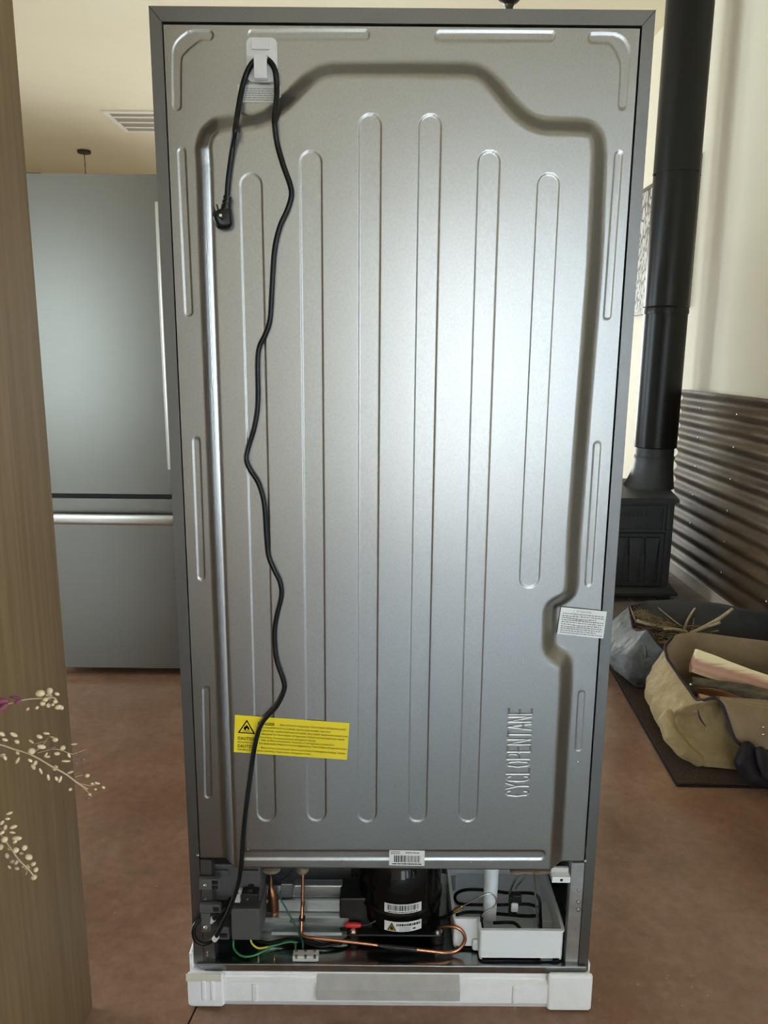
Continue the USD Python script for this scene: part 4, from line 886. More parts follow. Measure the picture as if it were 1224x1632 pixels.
while xp > sx0 + 0.07:
    sv.part('pilaster', hullpts([(xp - 0.034, sy - 0.016, ztp), (xp + 0.034, sy - 0.016, ztp), (xp - 0.022, sy - 0.020, zm), (xp + 0.022, sy - 0.020, zm), (xp - 0.020, sy - 0.014, zbt), (xp + 0.020, sy - 0.014, zbt)] + [(xp + s * w, sy + 0.001, z) for s in (-1, 1) for w, z in ((0.034, ztp), (0.024, zm), (0.024, zbt))]), 'stove', smooth=False, parent=dp)
    sv.part('arch_panel', hullpts([(xp + dx / 2 - 0.020, sy - 0.006, zm + 0.01), (xp + dx / 2 + 0.020, sy - 0.006, zm + 0.01), (xp + dx / 2 - 0.020, sy - 0.006, zbt), (xp + dx / 2 + 0.020, sy - 0.006, zbt), (xp + dx / 2 - 0.020, sy + 0.001, zm + 0.02), (xp + dx / 2 + 0.020, sy + 0.001, zm + 0.02), (xp + dx / 2 - 0.020, sy + 0.001, zbt), (xp + dx / 2 + 0.020, sy + 0.001, zbt)]), 'stove', smooth=False, parent=dp)
    xp -= dx
for xa in (aty(1062.5, 870, sy)[0], sx0 + 0.016): sv.part('corner_post', rbox(xa - 0.014, xa + 0.010, sy - 0.008, sy + 0.01, 0.098, zp - 0.018, 0.004), 'stove')
pcx, pcy = 1.4455, 4.10
zcol = aty(1043, 734, pcy - 0.1)[2]; zl0_ = aty(1043, 716, pcy - 0.1)[2]
n = 32; an = np.linspace(0, 2 * np.pi, n, endpoint=False); rows = []
for tt in np.linspace(0, 1, 7):
    e = (1 - tt) ** 1.8; rx = 0.100 + 0.028 * e; ry = 0.100 + 0.05 * e
    pw = 1 + 0.0 * tt
    rows.append(np.stack([pcx - 0.02 * e + rx * np.cos(an), pcy + ry * np.sin(an), np.full(n, zp + 0.003 + (zcol - zp) * tt)], 1))
rows += [np.stack([pcx + r * np.cos(an), pcy + r * np.sin(an), np.full(n, z)], 1) for r, z in ((0.104, zcol), (0.104, zcol + 0.012), (0.098, zcol + 0.013), (0.098, zl0_ + 0.003))]
sv.part('flue_collar', (np.vstack(rows), grid_faces(len(rows), n, True)), 'stove', smooth=35)
sv.part('rear_shelf', cat(prism([(sx0, 4.18), (1.30, 4.18), (1.36, 4.37), (sx0, 4.37)], 'z', zp + 0.004, zp + 0.085), prism([(0.9, 4.12), (1.24, 4.12), (1.29, 4.19), (0.9, 4.19)], 'z', zp + 0.004, zp + 0.03)), 'stove', smooth=False)
# flue pipe: three lapped sections with collars
fp = T('stovepipe', 'tall black flue pipe rising from the wood stove past the framed picture', 'stovepipe', (pcx, pcy, zcol))
pr_ = 0.5 * (aty(1076.5, 705, pcy)[0] - aty(1010, 705, pcy)[0]) * 0.985
zl0, zl1, zl2 = aty(1043, 716, pcy - 0.1)[2], aty(1045, 499, pcy - 0.1)[2], aty(1080, 270, pcy - 0.1)[2]
px_ = lambda z: pcx + 0.012 * (z - 0.8)
for za, zb_, dr_ in ((zl0, zl1, 0), (zl1, zl2, 0.001), (zl2, CEIL - 0.002, 0.002)):
    fp.part('pipe_section', lathe([(0, za), (pr_ - 0.003 + dr_, za), (pr_ + dr_, za + 0.004), (pr_ + dr_, zb_)] + [(0, zb_)], (pcx, pcy, 0), 56), 'pipe', smooth=35)
fp.part('collar_ring', lathe([(pr_ - 0.004, zl1 - 0.002), (pr_ + 0.004, zl1), (pr_ + 0.005, zl1 + 0.012), (pr_ + 0.003, zl1 + 0.030), (pr_ + 0.006, zl1 + 0.034), (pr_ - 0.002, zl1 + 0.040)], (pcx, pcy, 0), 56), 'pipe', smooth=35)
fp.part('collar_ring', lathe([(pr_ - 0.004, zl2 - 0.003), (pr_ + 0.004, zl2 - 0.001), (pr_ + 0.004, zl2 + 0.004), (pr_ - 0.002, zl2 + 0.006)], (pcx, pcy, 0), 56), 'pipe', smooth=35)
for s in (-1, 1): fp.part('screw', ellipsoid((pcx + s * (pr_ + 0.003), pcy - 0.01, zl2 - 0.006), (0.006, 0.006, 0.006)), 'pipe')

# ------------------------------------------------------------------ corrugated sheet on the right wall
XS = XR - 0.024
ya, yb = at(1086, 620, 0, XS)[1], 2.55
zt_, zb_ = at(1095, 621, 0, XS)[2], 0.085
cs = T('corrugated_iron_sheet', 'rusty brown corrugated iron sheet fixed low on the right wall behind the stove', 'corrugated sheet', (XS, (ya + yb) / 2, zb_))
pitch = 0.0762; nz_ = int((zt_ - zb_) / 0.004); zz = np.linspace(zb_, zt_, nz_); yy = np.linspace(yb, ya, 40)
wave = 0.0105 * np.cos(2 * np.pi * (zz - zt_ + 0.01) / pitch)
GZ_, GY_ = np.meshgrid(zz, yy, indexing='ij')
fx = XS - wave[:, None] + 0.0015 * meshkit.fbm(np.stack([GY_.ravel() * 3, GZ_.ravel() * 3, 0 * GY_.ravel()], 1)).reshape(GZ_.shape)
# rounded upper far corner
cr = 0.04; e = np.maximum(0, (GZ_ - (zt_ - cr))) ; lim = ya - cr + np.sqrt(np.maximum(cr ** 2 - e ** 2, 0)); GYc = np.where(GY_ > ya - 0.15, np.minimum(GY_, lim), GY_)
A = np.stack([fx.ravel(), GYc.ravel(), GZ_.ravel()], 1); B = A + [0.0012, 0, 0]
k = len(A); f_ = grid_faces(nz_, 40); nc = 40
e = np.concatenate([np.arange(nc), nc * np.arange(1, nz_) + nc - 1, (nz_ - 1) * nc + np.arange(nc - 2, -1, -1), nc * np.arange(nz_ - 2, 0, -1)]); e2 = np.roll(e, -1)
cs.part('sheet', (np.vstack([A, B]), np.vstack([f_, f_[:, ::-1] + k, np.stack([e2, e, e + k, e2 + k], 1)])), 'rust', smooth=30)
for yq in (4.02, 3.60, 3.15, 2.75):
    for m_ in range(1, 13, 2):
        zq = zt_ - 0.01 - pitch * m_
        if zq > zb_ + 0.02: cs.part('roofing_screw', cat(ellipsoid((XS - 0.0095, yq, zq), (0.003, 0.0055, 0.0055)), cyl((XS - 0.009, yq, zq), (XR - 0.001, yq, zq), 0.002, 8)), 'silver')

# ------------------------------------------------------------------ framed picture on the right wall
XP = XR - 0.022
q = [at(1028, 292, 0, XP), at(1012, 503, 0, XP), at(1100, 493, 0, XP)]
y_l, y_r, z_t, z_b = q[0][1], q[2][1], 2.29, q[1][2]
y_r = 4.37
fpic = T('framed_picture', 'large framed print of dark bare branches hanging behind the stovepipe', 'picture', (XR, (y_l + y_r) / 2, z_b))
fpic.part('frame', prism(shapely.box(y_r, z_b, y_l + 0.2, z_t).difference(shapely.box(y_r + 0.022, z_b + 0.022, y_l + 0.178, z_t - 0.022)), 'x', XP, XR - 0.001), 'frame_wood', smooth=False)
pp = fpic.part('print', box(XP + 0.006, XR - 0.002, y_r + 0.02, y_l + 0.18, z_b + 0.02, z_t - 0.02), 'picture', smooth=False)

# ------------------------------------------------------------------ doormat
mt = prism(Polygon([(0.868, 2.052), (1.62, 2.035), (1.63, 2.98), (0.921, 2.99)]).buffer(-0.01).buffer(0.01), 'z', 0.0, 0.010)
t = T('doormat', 'dark brown bristle doormat under both canvas bags', 'doormat', (1.25, 2.5, 0))
t.part('pile', mt, 'mat', smooth=False)
edge = Polygon([(0.868, 2.052), (1.62, 2.035), (1.63, 2.98), (0.921, 2.99)])
t.part('rubber_edge', prism(edge.buffer(0.006).difference(edge.buffer(-0.009)), 'z', 0.0, 0.006), 'leather', smooth=False)


# unseen pale floor cover, added to cool the reflection on the lower back panel
single('added_rug', prism(shapely.box(-0.25, -2.3, 1.45, 0.95).buffer(0.01), 'z', 0.0, 0.009), 'added_rug', 'unseen pale blue-grey floor cover added to cool the sheen on the refrigerator back', 'added_rug', smooth=False)

# ------------------------------------------------------------------ canvas bags
def resample(pts, n):
    P = np.array(pts, float); s = np.concatenate([[0], np.cumsum(np.linalg.norm(np.diff(P, axis=0), axis=1))])
    t = np.linspace(0, s[-1], n); return np.stack([np.interp(t, s, P[:, i]) for i in range(3)], 1)


def ring_of(sides, n=28):
    """A closed ring from its four sides (each a list of points, end = start of the next)."""
    return np.vstack([resample(s, n + 1)[:-1] for s in sides])


def rowspline(rings, m):
    R = np.array(rings); k = len(R); out = []
    Q_ = np.concatenate([[2 * R[0] - R[1]], R, [2 * R[-1] - R[-2]]])
    for i in range(1, k):
        a, b, c, d = Q_[i - 1:i + 3]
        for t in np.linspace(0, 1, m, endpoint=False):
            out.append(0.5 * (2 * b + (c - a) * t + (2 * a - 5 * b + 4 * c - d) * t * t + (3 * b - a - 3 * c + d) * t ** 3))
    return np.array(out + [R[-1]])


def bag_shell(rings, m=8, crumple=0.010, freq=9, seed=1, thick=0.004, hold=0.25):
    """Outer and inner skin through the rings, crumpled with noise that dies out at the rim."""
    G = rowspline(rings, m); nr, nc = G.shape[:2]
    ctr = G.mean(axis=1, keepdims=True)
    P = G.reshape(-1, 3)
    dirv = (G - ctr); dirv[..., 2] = 0; dirv /= np.linalg.norm(dirv, axis=2, keepdims=True) + 1e-9
    nz1 = np.abs(meshkit.fbm(P * freq + seed)) ; nz2 = meshkit.fbm(P * freq * 2.7 + seed * 3)
    amt = (0.62 - 2.0 * nz1 + 0.5 * nz2).reshape(nr, nc, 1) * crumple
    v = np.linspace(0, 1, nr)[:, None, None]; amt = amt * (hold + (1 - hold) * np.clip((1 - v) / 0.3, 0, 1))
    Go = G + dirv * amt; Gi = Go - dirv * thick
    Gi[0] = Go[0] + (ctr[0] - Go[0]) * 0.03 + [0, 0, thick]
    bc, bi = Go[0].mean(0), Gi[0].mean(0)
    V = np.vstack([Go.reshape(-1, 3), Gi.reshape(-1, 3), bc, bi]); k = nr * nc
    f_ = grid_faces(nr, nc, True); j = np.arange(nc); jj = (j + 1) % nc
    tri = [f_[:, [0, 1, 2]], f_[:, [0, 2, 3]], f_[:, [2, 1, 0]] + k, f_[:, [3, 2, 0]] + k]
    a, b = (nr - 1) * nc + j, (nr - 1) * nc + jj
    tri += [np.stack([a, b, b + k], 1), np.stack([a, b + k, a + k], 1), np.stack([np.full(nc, 2 * k), jj, j], 1), np.stack([np.full(nc, 2 * k + 1), j + k, jj + k], 1)]
    return trimesh.Trimesh(V, np.vstack(tri), process=False), Go[-1]


def split_skin(m, nr, nc):
    """Outer half and inner half of a bag shell as two meshes."""
    k = nr * nc; f_ = m.faces; o = np.all((f_ < k) | (f_ == 2 * k), axis=1)
    a = trimesh.Trimesh(m.vertices, f_[o], process=False); b = trimesh.Trimesh(m.vertices, f_[~o], process=False)
    a.remove_unreferenced_vertices(); b.remove_unreferenced_vertices(); return a, b


MZ = 0.0105
# grey bag: left end, front, right end, back
def rect_ring(fl, frt, brt, blt, z, bulge=0.02):
    fl, frt, brt, blt = [np.array([*p, z]) if len(p) == 2 else np.array(p) for p in (fl, frt, brt, blt)]
    mid = lambda a, b, n_: (a + b) / 2 + np.array(n_) * bulge
    return ring_of([[blt, mid(blt, fl, (-1, 0, 0)), fl], [fl, mid(fl, frt, (0, -1, 0)), frt], [frt, mid(frt, brt, (1, 0, 0)), brt], [brt, mid(brt, blt, (0, 1, 0)), blt]])


rim_left = [aty(1003, 966, 3.02), aty(1005, 985, 2.95), aty(1009, 1002, 2.86), aty(1016, 1005, 2.80), aty(1032, 1003, 2.735)]
rim_front = [aty(1032, 1003, 2.735), aty(1045, 1022, 2.70), aty(1062, 1040, 2.67), aty(1100, 1042, 2.665), aty(1224, 1045, 2.66), np.array([1.57, 2.68, 0.20])]
rim_right = [np.array([1.57, 2.68, 0.20]), np.array([1.60, 2.85, 0.21]), np.array([1.58, 2.98, 0.24])]
rim_back = [np.array([1.58, 2.98, 0.24]), aty(1210, 976, 2.99), aty(1150, 962, 3.03), aty(1080, 955, 3.05), aty(1030, 957, 3.05), aty(1003, 966, 3.02)]
rg = [rect_ring((0.955, 2.705), (1.56, 2.69), (1.57, 2.93), (0.95, 2.95), MZ, 0.015), rect_ring((0.915, 2.695), (1.585, 2.67), (1.60, 2.97), (0.915, 3.0), 0.05, 0.02), rect_ring((0.905, 2.70), (1.59, 2.67), (1.61, 2.99), (0.905, 3.02), 0.12, 0.02), ring_of([rim_left, rim_front, rim_right, rim_back])]
m, rim = bag_shell(rg, 9, 0.024, 9, 3); nr = 28; nc = len(rim)
gb = T('grey_canvas_bag', 'slouching grey waxed canvas bag of dry twigs in front of the stove', 'bag', (1.25, 2.84, MZ))
o, i_ = split_skin(m, nr, nc)
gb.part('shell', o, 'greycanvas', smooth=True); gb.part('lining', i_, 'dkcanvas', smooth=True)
gb.part('binding', tube(rim[:nc // 4 + 26:2], 0.0035, 8, 2), 'trim', smooth=True)
gb.part('fold_tab', tube([aty(1027, 1028, 2.71), aty(1029, 1042, 2.70), aty(1027, 1058, 2.70), aty(1025, 1070, 2.70), aty(1018, 1092, 2.71)], [0.003, 0.006, 0.005, 0.006, 0.003], 8), 'greycanvas', smooth=True)

# tan log bag
B_l = [aty(1072, 1014, 2.56), aty(1066.5, 1021, 2.54), aty(1057.5, 1031, 2.51), aty(1063, 1050, 2.45), aty(1079, 1073, 2.37), aty(1095, 1096, 2.29), aty(1107, 1112, 2.235), aty(1114, 1117, 2.215)]
B_f = [aty(1114, 1117, 2.215), aty(1126, 1114, 2.195), aty(1140, 1111.5, 2.18), aty(1180, 1114, 2.175), aty(1224, 1117, 2.17), np.array([1.48, 2.16, 0.19])]
B_r = [np.array([1.48, 2.16, 0.19]), np.array([1.50, 2.35, 0.19]), np.array([1.48, 2.55, 0.25])]
B_b = [np.array([1.48, 2.55, 0.25]), aty(1224, 1022, 2.565), aty(1150, 1012, 2.575), aty(1103, 1007, 2.575), aty(1085, 1010, 2.57), aty(1072, 1014, 2.56)]
rg = [rect_ring((0.985, 2.135), (1.47, 2.125), (1.48, 2.52), (1.0, 2.50), MZ, 0.012), rect_ring((0.925, 2.155), (1.50, 2.115), (1.51, 2.55), (0.93, 2.50), 0.045, 0.02), rect_ring((0.895, 2.22), (1.505, 2.12), (1.51, 2.57), (0.905, 2.50), 0.115, 0.02), rect_ring((0.925, 2.215), (1.50, 2.14), (1.505, 2.57), (0.93, 2.51), 0.170, 0.012), ring_of([B_l, B_f, B_r, B_b])]
m, rim = bag_shell(rg, 8, 0.020, 8, 11); nr = 33; nc = len(rim)
tb = T('tan_log_bag', 'tan waxed canvas log carrier with dark bindings, holding split firewood', 'bag', (1.2, 2.33, MZ))
o, i_ = split_skin(m, nr, nc)
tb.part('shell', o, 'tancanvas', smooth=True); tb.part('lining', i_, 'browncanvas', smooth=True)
tb.part('binding', tube(rim[:nc // 4 + 6:2], 0.0048, 8, 2), 'trim', smooth=True)
# stiff front flap with rounded, bound corner
FY0, FY1 = 2.165, 2.085
fpx = [(1143, 1111), (1150, 1122), (1158, 1143), (1166, 1167), (1172, 1179), (1180, 1186.5), (1190, 1190), (1224, 1197)]
fy_ = lambda py: FY0 + (FY1 - FY0) * (py - 1111) / (1197 - 1111)
lo_ = [aty(a, b, fy_(b)) for a, b in fpx]; lo_.append(lo_[-1] + (lo_[-1] - lo_[-2]) * 5)
hi_ = [aty(1143, 1110.5, FY0), aty(1160, 1112, FY0), aty(1224, 1117, FY0)]; hi_.append(hi_[-1] + (hi_[-1] - hi_[-2]) * 2.6)
A, B = resample(spline(lo_, 6), 60), resample(hi_, 60)
g = np.stack([B + (A - B) * s for s in np.linspace(0, 1, 16)]); g[..., 1] -= 0.010 * np.sin(np.linspace(0, np.pi, 16))[:, None] + 0.002 * meshkit.fbm(g.reshape(-1, 3) * 14).reshape(16, 60)
V = g.reshape(-1, 3); k = len(V); f_ = grid_faces(16, 60)[:, ::-1]; V2 = V + [0, 0.004, 0.001]
e = np.concatenate([np.arange(60), 60 * np.arange(1, 16) + 59, 15 * 60 + np.arange(58, -1, -1), 60 * np.arange(14, 0, -1)]); e2 = np.roll(e, -1)
fpn = tb.part('front_flap', (np.vstack([V, V2]), np.vstack([f_, f_[:, ::-1] + k, np.stack([e, e2, e2 + k, e + k], 1)])), 'browncanvas', smooth=30)
tb.part('binding', tube(g[-1][::2] - [0, 0.001, 0], 0.0052, 8, 2), 'trim', smooth=True)
for a, b in ((1216.5, 1159.5), (1216.5, 1171)): tb.part('rivet', ellipsoid(aty(a, b, fy_(b) - 0.0125), (0.0042, 0.0022, 0.0042)), 'silver', parent=fpn)
for s in (1, 2): tb.part('stitching', tube(g[s][2:], 0.0008, 5, 1), 'twig', parent=fpn)
tb.part('zip_slit', tube([aty(1112, 1131, 2.172), aty(1115, 1143, 2.158), aty(1121, 1153, 2.146), aty(1125, 1158, 2.142)], [0.0012, 0.003, 0.002, 0.0008], 8), 'trim', smooth=True)
tb.part('rivet', ellipsoid(aty(1101, 1091, 2.295), (0.004, 0.004, 0.004)), 'silver')


# firewood
def log_mesh(p0, p1, sect, n=26, wob=0.004, seed=2, twist=0.15):
    """Sweeps a cross-section (in local across/up coordinates) from p0 to p1."""
    a, b = np.array(p0, float), np.array(p1, float); d_ = (b - a) / np.linalg.norm(b - a)
    up_ = np.array([0, 0, 1.0]) - d_ * d_[2]; up_ /= np.linalg.norm(up_); si = np.cross(d_, up_)
    S = np.array(sect); rows = []
    for k, t in enumerate(np.linspace(0, 1, n)):
        c_ = a + (b - a) * t + up_ * (0.006 * math.sin(t * 5 + seed)); an = twist * (t - 0.5)
        R_ = np.array([[math.cos(an), -math.sin(an)], [math.sin(an), math.cos(an)]]); s = (S * (1 + 0.06 * math.sin(3 * t + seed))) @ R_.T
        rows.append(c_ + s[:, :1] * si + s[:, 1:] * up_)
    G = np.array(rows); P_ = G.reshape(-1, 3); P_ = P_ + wob * meshkit.fbm(P_ * [18, 60, 60] + seed)[:, None] * np.array([0, 0.6, 1])
    m_ = len(S); V = np.vstack([P_, P_[:m_].mean(0), P_[-m_:].mean(0)]); f_ = arr((P_, grid_faces(n, m_, True)))[1]; j = np.arange(m_); jj = (j + 1) % m_; k = n * m_
    me = trimesh.Trimesh(V, np.vstack([f_, np.stack([np.full(m_, k), jj, j], 1), np.stack([np.full(m_, k + 1), j + k - m_, jj + k - m_], 1)]), process=False)
    trimesh.repair.fix_normals(me); return me


def sect(pts, n=40):
    P_ = np.array(pts + [pts[0]], float); s = np.concatenate([[0], np.cumsum(np.linalg.norm(np.diff(P_, axis=0), axis=1))]); t = np.linspace(0, s[-1], n, endpoint=False)
    return np.stack([np.interp(t, s, P_[:, i]) for i in range(2)], 1)


l0, l1 = aty(1104, 1056, 2.43), aty(1240, 1098, 2.36); l1 = l0 + (l1 - l0) * 1.35
single('split_log', log_mesh(l0, l1, sect([(-0.030, 0.026), (-0.004, 0.040), (0.020, 0.016), (0.034, -0.026), (0.004, -0.042), (-0.032, -0.030)]), seed=2), 'splitwood', 'freshly split log with cream and pink grain, topmost in the tan log bag', 'firewood', base=(l0 + l1) / 2, smooth=40)
a, b = aty(1102, 1092, 2.36), aty(1235, 1122, 2.27); b = a + (b - a) * 1.25
lg = T('dark_log', 'dark bark-covered log with an orange split face, under the pale split log', 'firewood', (a + b) / 2)
lg.part('bark', log_mesh(a, b, sect([(-0.032, 0.018), (0.0, 0.032), (0.030, 0.022), (0.036, -0.012), (0.0, -0.034), (-0.030, -0.022)]), seed=5, wob=0.009), 'bark', smooth=40)
lg.part('split_face', log_mesh(a + [0.012, -0.024, -0.006], a + (b - a) * 0.55 + [0, -0.028, -0.006], sect([(-0.012, 0.014), (0.014, 0.014), (0.014, -0.014), (-0.012, -0.014)], 24), seed=6), 'heart', smooth=40)
a, b = aty(1110, 1107, 2.27), aty(1235, 1128, 2.24)
single('thin_log', log_mesh(a + [0.004, -0.008, -0.019], b + [0, -0.020, -0.022], sect([(-0.014, 0.010), (0.014, 0.011), (0.015, -0.010), (-0.013, -0.011)], 28), seed=8), 'splitwood', 'thin split stick lying lowest, just behind the front rim of the tan log bag', 'firewood', base=(a + b) / 2, smooth=40)
single('round_log', log_mesh((1.05, 2.42, 0.072), (1.44, 2.40, 0.070), sect([(0.05 * math.cos(q_), 0.05 * math.sin(q_)) for q_ in np.linspace(0, 6.28, 20)[:-1]], 30), seed=9, wob=0.006), 'bark', 'round bark log lying hidden under the split logs in the tan bag', 'firewood', base=(1.23, 2.40, 0.02), smooth=40)

# kindling in the grey bag
for nm, lab, pts, r in (
    ('kindling_stick', 'pale thick branch sticking out of the grey bag to the right', [(1100, 1010, 2.86), (1120, 1001, 2.86), (1145, 987, 2.86), (1168, 970, 2.86)], [0.008, 0.009, 0.008, 0.006]),
    ('kindling_stick', 'short forked twig lying along the pale thick branch in the grey bag', [(1108, 1007, 2.84), (1125, 1000, 2.84), (1138, 996, 2.84), (1148, 992, 2.84)], [0.005, 0.006, 0.006, 0.007]),
    ('kindling_stick', 'whitish thin stick standing up in the middle of the grey bag', [(1090, 1006, 2.88), (1094, 993, 2.88), (1100, 981, 2.88), (1108, 969, 2.88)], [0.004, 0.0045, 0.0045, 0.004]),
    ('kindling_stick', 'thin grey twig slanting across the inside back of the grey bag', [(1094, 1004, 2.93), (1075, 990, 2.95), (1058, 976, 2.97), (1049, 968, 2.98)], [0.003, 0.003, 0.0025, 0.002]),
    ('kindling_stick', 'brown branch lying along the left rim of the grey bag', [(1015, 990, 2.93), (1028, 993, 2.90), (1050, 998, 2.88), (1082, 1004, 2.87)], [0.008, 0.0085, 0.008, 0.005]),
    ('kindling_stick', 'slim twig poking over the far left corner of the grey bag', [(1013, 992, 2.94), (1009, 980, 2.96), (1004, 966, 2.98)], [0.003, 0.003, 0.002]),
    ('kindling_stick', 'pale flat stick lying at the front of the twigs in the grey bag', [(1058, 1003, 2.82), (1075, 1003, 2.82), (1095, 1007, 2.82)], [0.005, 0.007, 0.005])):
    single(nm, tube([aty(*p) for p in pts], r, 10, 5), 'twig', lab, 'stick', 'kindling in the grey bag', smooth=True, base=aty(*pts[0]))
st = []
for _ in range(170):
    u = RNG.random(); c0 = aty(1018 + 52 * u + RNG.normal() * 4, 978 + 22 * u + RNG.normal() * 4, 2.90 + 0.03 * RNG.normal())
    d_ = np.array([0.8, -0.3, -0.35]) + RNG.normal(size=3) * 0.45; d_ /= np.linalg.norm(d_); L_ = RNG.uniform(0.02, 0.06)
    st.append(tube([c0 - d_ * L_ / 2, c0 + RNG.normal(size=3) * 0.004, c0 + d_ * L_ / 2], RNG.uniform(0.0006, 0.0013), 4, 2))
for _ in range(90):
    c0 = np.array([RNG.uniform(0.99, 1.27), RNG.uniform(2.76, 2.96), 0.165 + RNG.normal() * 0.008]); d_ = RNG.normal(size=3) * [1, 0.6, 0.2]; d_ /= np.linalg.norm(d_); L_ = RNG.uniform(0.04, 0.12)
    st.append(tube([c0 - d_ * L_ / 2, c0 + RNG.normal(size=3) * 0.005, c0 + d_ * L_ / 2], RNG.uniform(0.001, 0.003), 5, 2))
single('dry_straw', cat(*st), 'straw', 'dry brown straw and bark fibres filling the grey bag', 'straw', kind='stuff', smooth=True)

# dark strap bundle in front of the tan bag
def blob(pts, it=12, edge=0.008, crum=0.006, fr_=22, seed=4):
    s = m3.Manifold()
    for chain in pts:
        for (p0, r0), (p1, r1) in zip(chain[:-1], chain[1:]):
            s = s + m3.Manifold.batch_hull([m3.Manifold.sphere(r0, 20).translate(tuple(map(float, p0))), m3.Manifold.sphere(r1, 20).translate(tuple(map(float, p1)))])
    m_ = trimesh.Trimesh(*arr(s.refine_to_length(edge)), process=True); trimesh.smoothing.filter_taubin(m_, iterations=it)
    v = np.array(m_.vertices); m_.vertices = v + np.array(m_.vertex_normals) * (meshkit.fbm(v * fr_ + seed) * crum)[:, None]; return m_


tb.part('corner_fold', blob([[(aty(1066, 1138, 2.215), 0.010), (aty(1062, 1152, 2.195), 0.020), (aty(1070, 1172, 2.17), 0.022), (aty(1090, 1196, 2.15), 0.020), (aty(1112, 1212, 2.14), 0.014)]], 10, 0.006, 0.010, 34, 9), 'tancanvas', smooth=True)
db = T('dark_leather_bag', 'dark leather bundle slumped at the lower right corner of the doormat', 'bag', (1.17, 2.05, 0.0))
k1 = [(aty(1192, 1192, 2.06), 0.016), (aty(1188, 1215, 2.045), 0.028), (aty(1200, 1235, 2.035), 0.030), (aty(1222, 1245, 2.03), 0.03), (aty(1270, 1240, 2.03), 0.04)]
k2 = [(aty(1210, 1195, 2.04), 0.014), (aty(1216, 1215, 2.02), 0.018), (aty(1224, 1232, 2.005), 0.020), (aty(1250, 1250, 2.0), 0.020)]
lo = min(p[2] - r for p, r in k1 + k2)
db.part('body', blob([[(p + [0, 0, max(0, 0.012 + r - p[2])], r) for p, r in k1]]), 'leather', smooth=True)
db.part('strap', blob([[(p + [0, -0.01, max(0, 0.012 + r - p[2])], r) for p, r in k2]], 8, 0.006, 0.003), 'leather', smooth=True)

# ------------------------------------------------------------------ ceiling fittings
q = at(162, 176, 2, CEIL); q2 = at(205, 209, 2, CEIL)
vx0, vy0, vy1 = q[0], q[1], q2[1]; vx1 = vx0 + 0.62
vt = T('ceiling_vent', 'white ceiling return-air grille with four wide louvres', 'vent', ((vx0 + vx1) / 2, (vy0 + vy1) / 2, CEIL))
vt.part('frame', prism(shapely.box(vx0, vy0, vx1, vy1).difference(shapely.box(vx0 + 0.04, vy0 + 0.04, vx1 - 0.04, vy1 - 0.04)), 'z', CEIL - 0.012, CEIL - 0.0005), 'vent', smooth=False)
vt.part('backing', box(vx0 + 0.03, vx1 - 0.03, vy0 + 0.03, vy1 - 0.03, CEIL - 0.004, CEIL - 0.0008), 'ventdark', smooth=False)
for k in range(1, 4):
    yk = vy0 + (vy1 - vy0) * k / 4
    vt.part('slat', box(vx0 + 0.035, vx1 - 0.035, yk - 0.016, yk + 0.016, CEIL - 0.011, CEIL - 0.005), 'vent', smooth=False)
q = at(134, 240, 2, CEIL)
pn = T('pendant_lamp', 'small pendant lamp hanging on a thin cord beyond the stainless refrigerator', 'lamp', q)
pn.part('canopy', lathe([(0, -0.03), (0.012, -0.03), (0.062, -0.026), (0.064, -0.022), (0.064, -0.001), (0, -0.001)], q, 32), 'bronze')
pn.part('cord', cyl(q - [0, 0, 0.03], q - [0, 0, 1.25], 0.0035, 8), 'bronze')
pn.part('shade', lathe([(0.02, -1.25), (0.06, -1.27), (0.12, -1.40), (0.13, -1.46), (0.125, -1.46), (0.11, -1.40), (0.05, -1.28)], q, 32), 'shade_glass')
q = aty(812, 6, 3.2)
hp = T('black_ceiling_lamp', 'black domed lamp hanging above the grey refrigerator', 'lamp', (q[0], 3.2, CEIL))
c_ = np.array([q[0], 3.2, q[2]])
hp.part('dome', lathe([(0.012, -0.006), (0.020, -0.001), (0.032, 0.006), (0.043, 0.018), (0.047, 0.035), (0.046, 0.08), (0.03, 0.11), (0, 0.115)], c_, 36), 'bronze')
hp.part('finial', lathe([(0, -0.07), (0.010, -0.066), (0.014, -0.05), (0.014, -0.012), (0.018, -0.004), (0.0, 0.0)], c_, 24), 'bronze')
hp.part('rod', cyl(c_ + [0, 0, 0.11], (c_[0], c_[1], CEIL - 0.02), 0.008, 12), 'bronze')
hp.part('canopy', lathe([(0, -0.03), (0.05, -0.03), (0.06, -0.001), (0, -0.001)], (c_[0], c_[1], CEIL), 28), 'bronze')

# ------------------------------------------------------------------ dried flower sprays in a tall vase, off the left edge
vs = np.array([-0.452, 0.40, 0.0])
vz = T('floor_vase', 'pale ceramic floor vase holding dried flower sprays', 'vase', vs)
vz.part('body', lathe([(0, 0), (0.06, 0), (0.085, 0.08), (0.09, 0.25), (0.065, 0.45), (0.035, 0.56), (0.034, 0.62), (0.042, 0.66), (0.036, 0.66), (0.028, 0.62), (0.03, 0.55), (0, 0.5)], vs, 36), 'ceramic', smooth=40)
mouth = vs + [0, 0, 0.64]


def pods(fl_, items, y, m='pod', name='seed_pod', size=1.0):
    for a, b, la, lb, an in items:
        p = aty(a, b, y + RNG.uniform(-0.012, 0.012)); sc = 0.00085 * size
        d_ = np.array([math.cos(an), 0.15, -math.sin(an)])
        fl_.part(name, ellipsoid(p, (lb * sc / 2, lb * sc / 2, la * sc / 2), d_, 1), m, smooth=True)


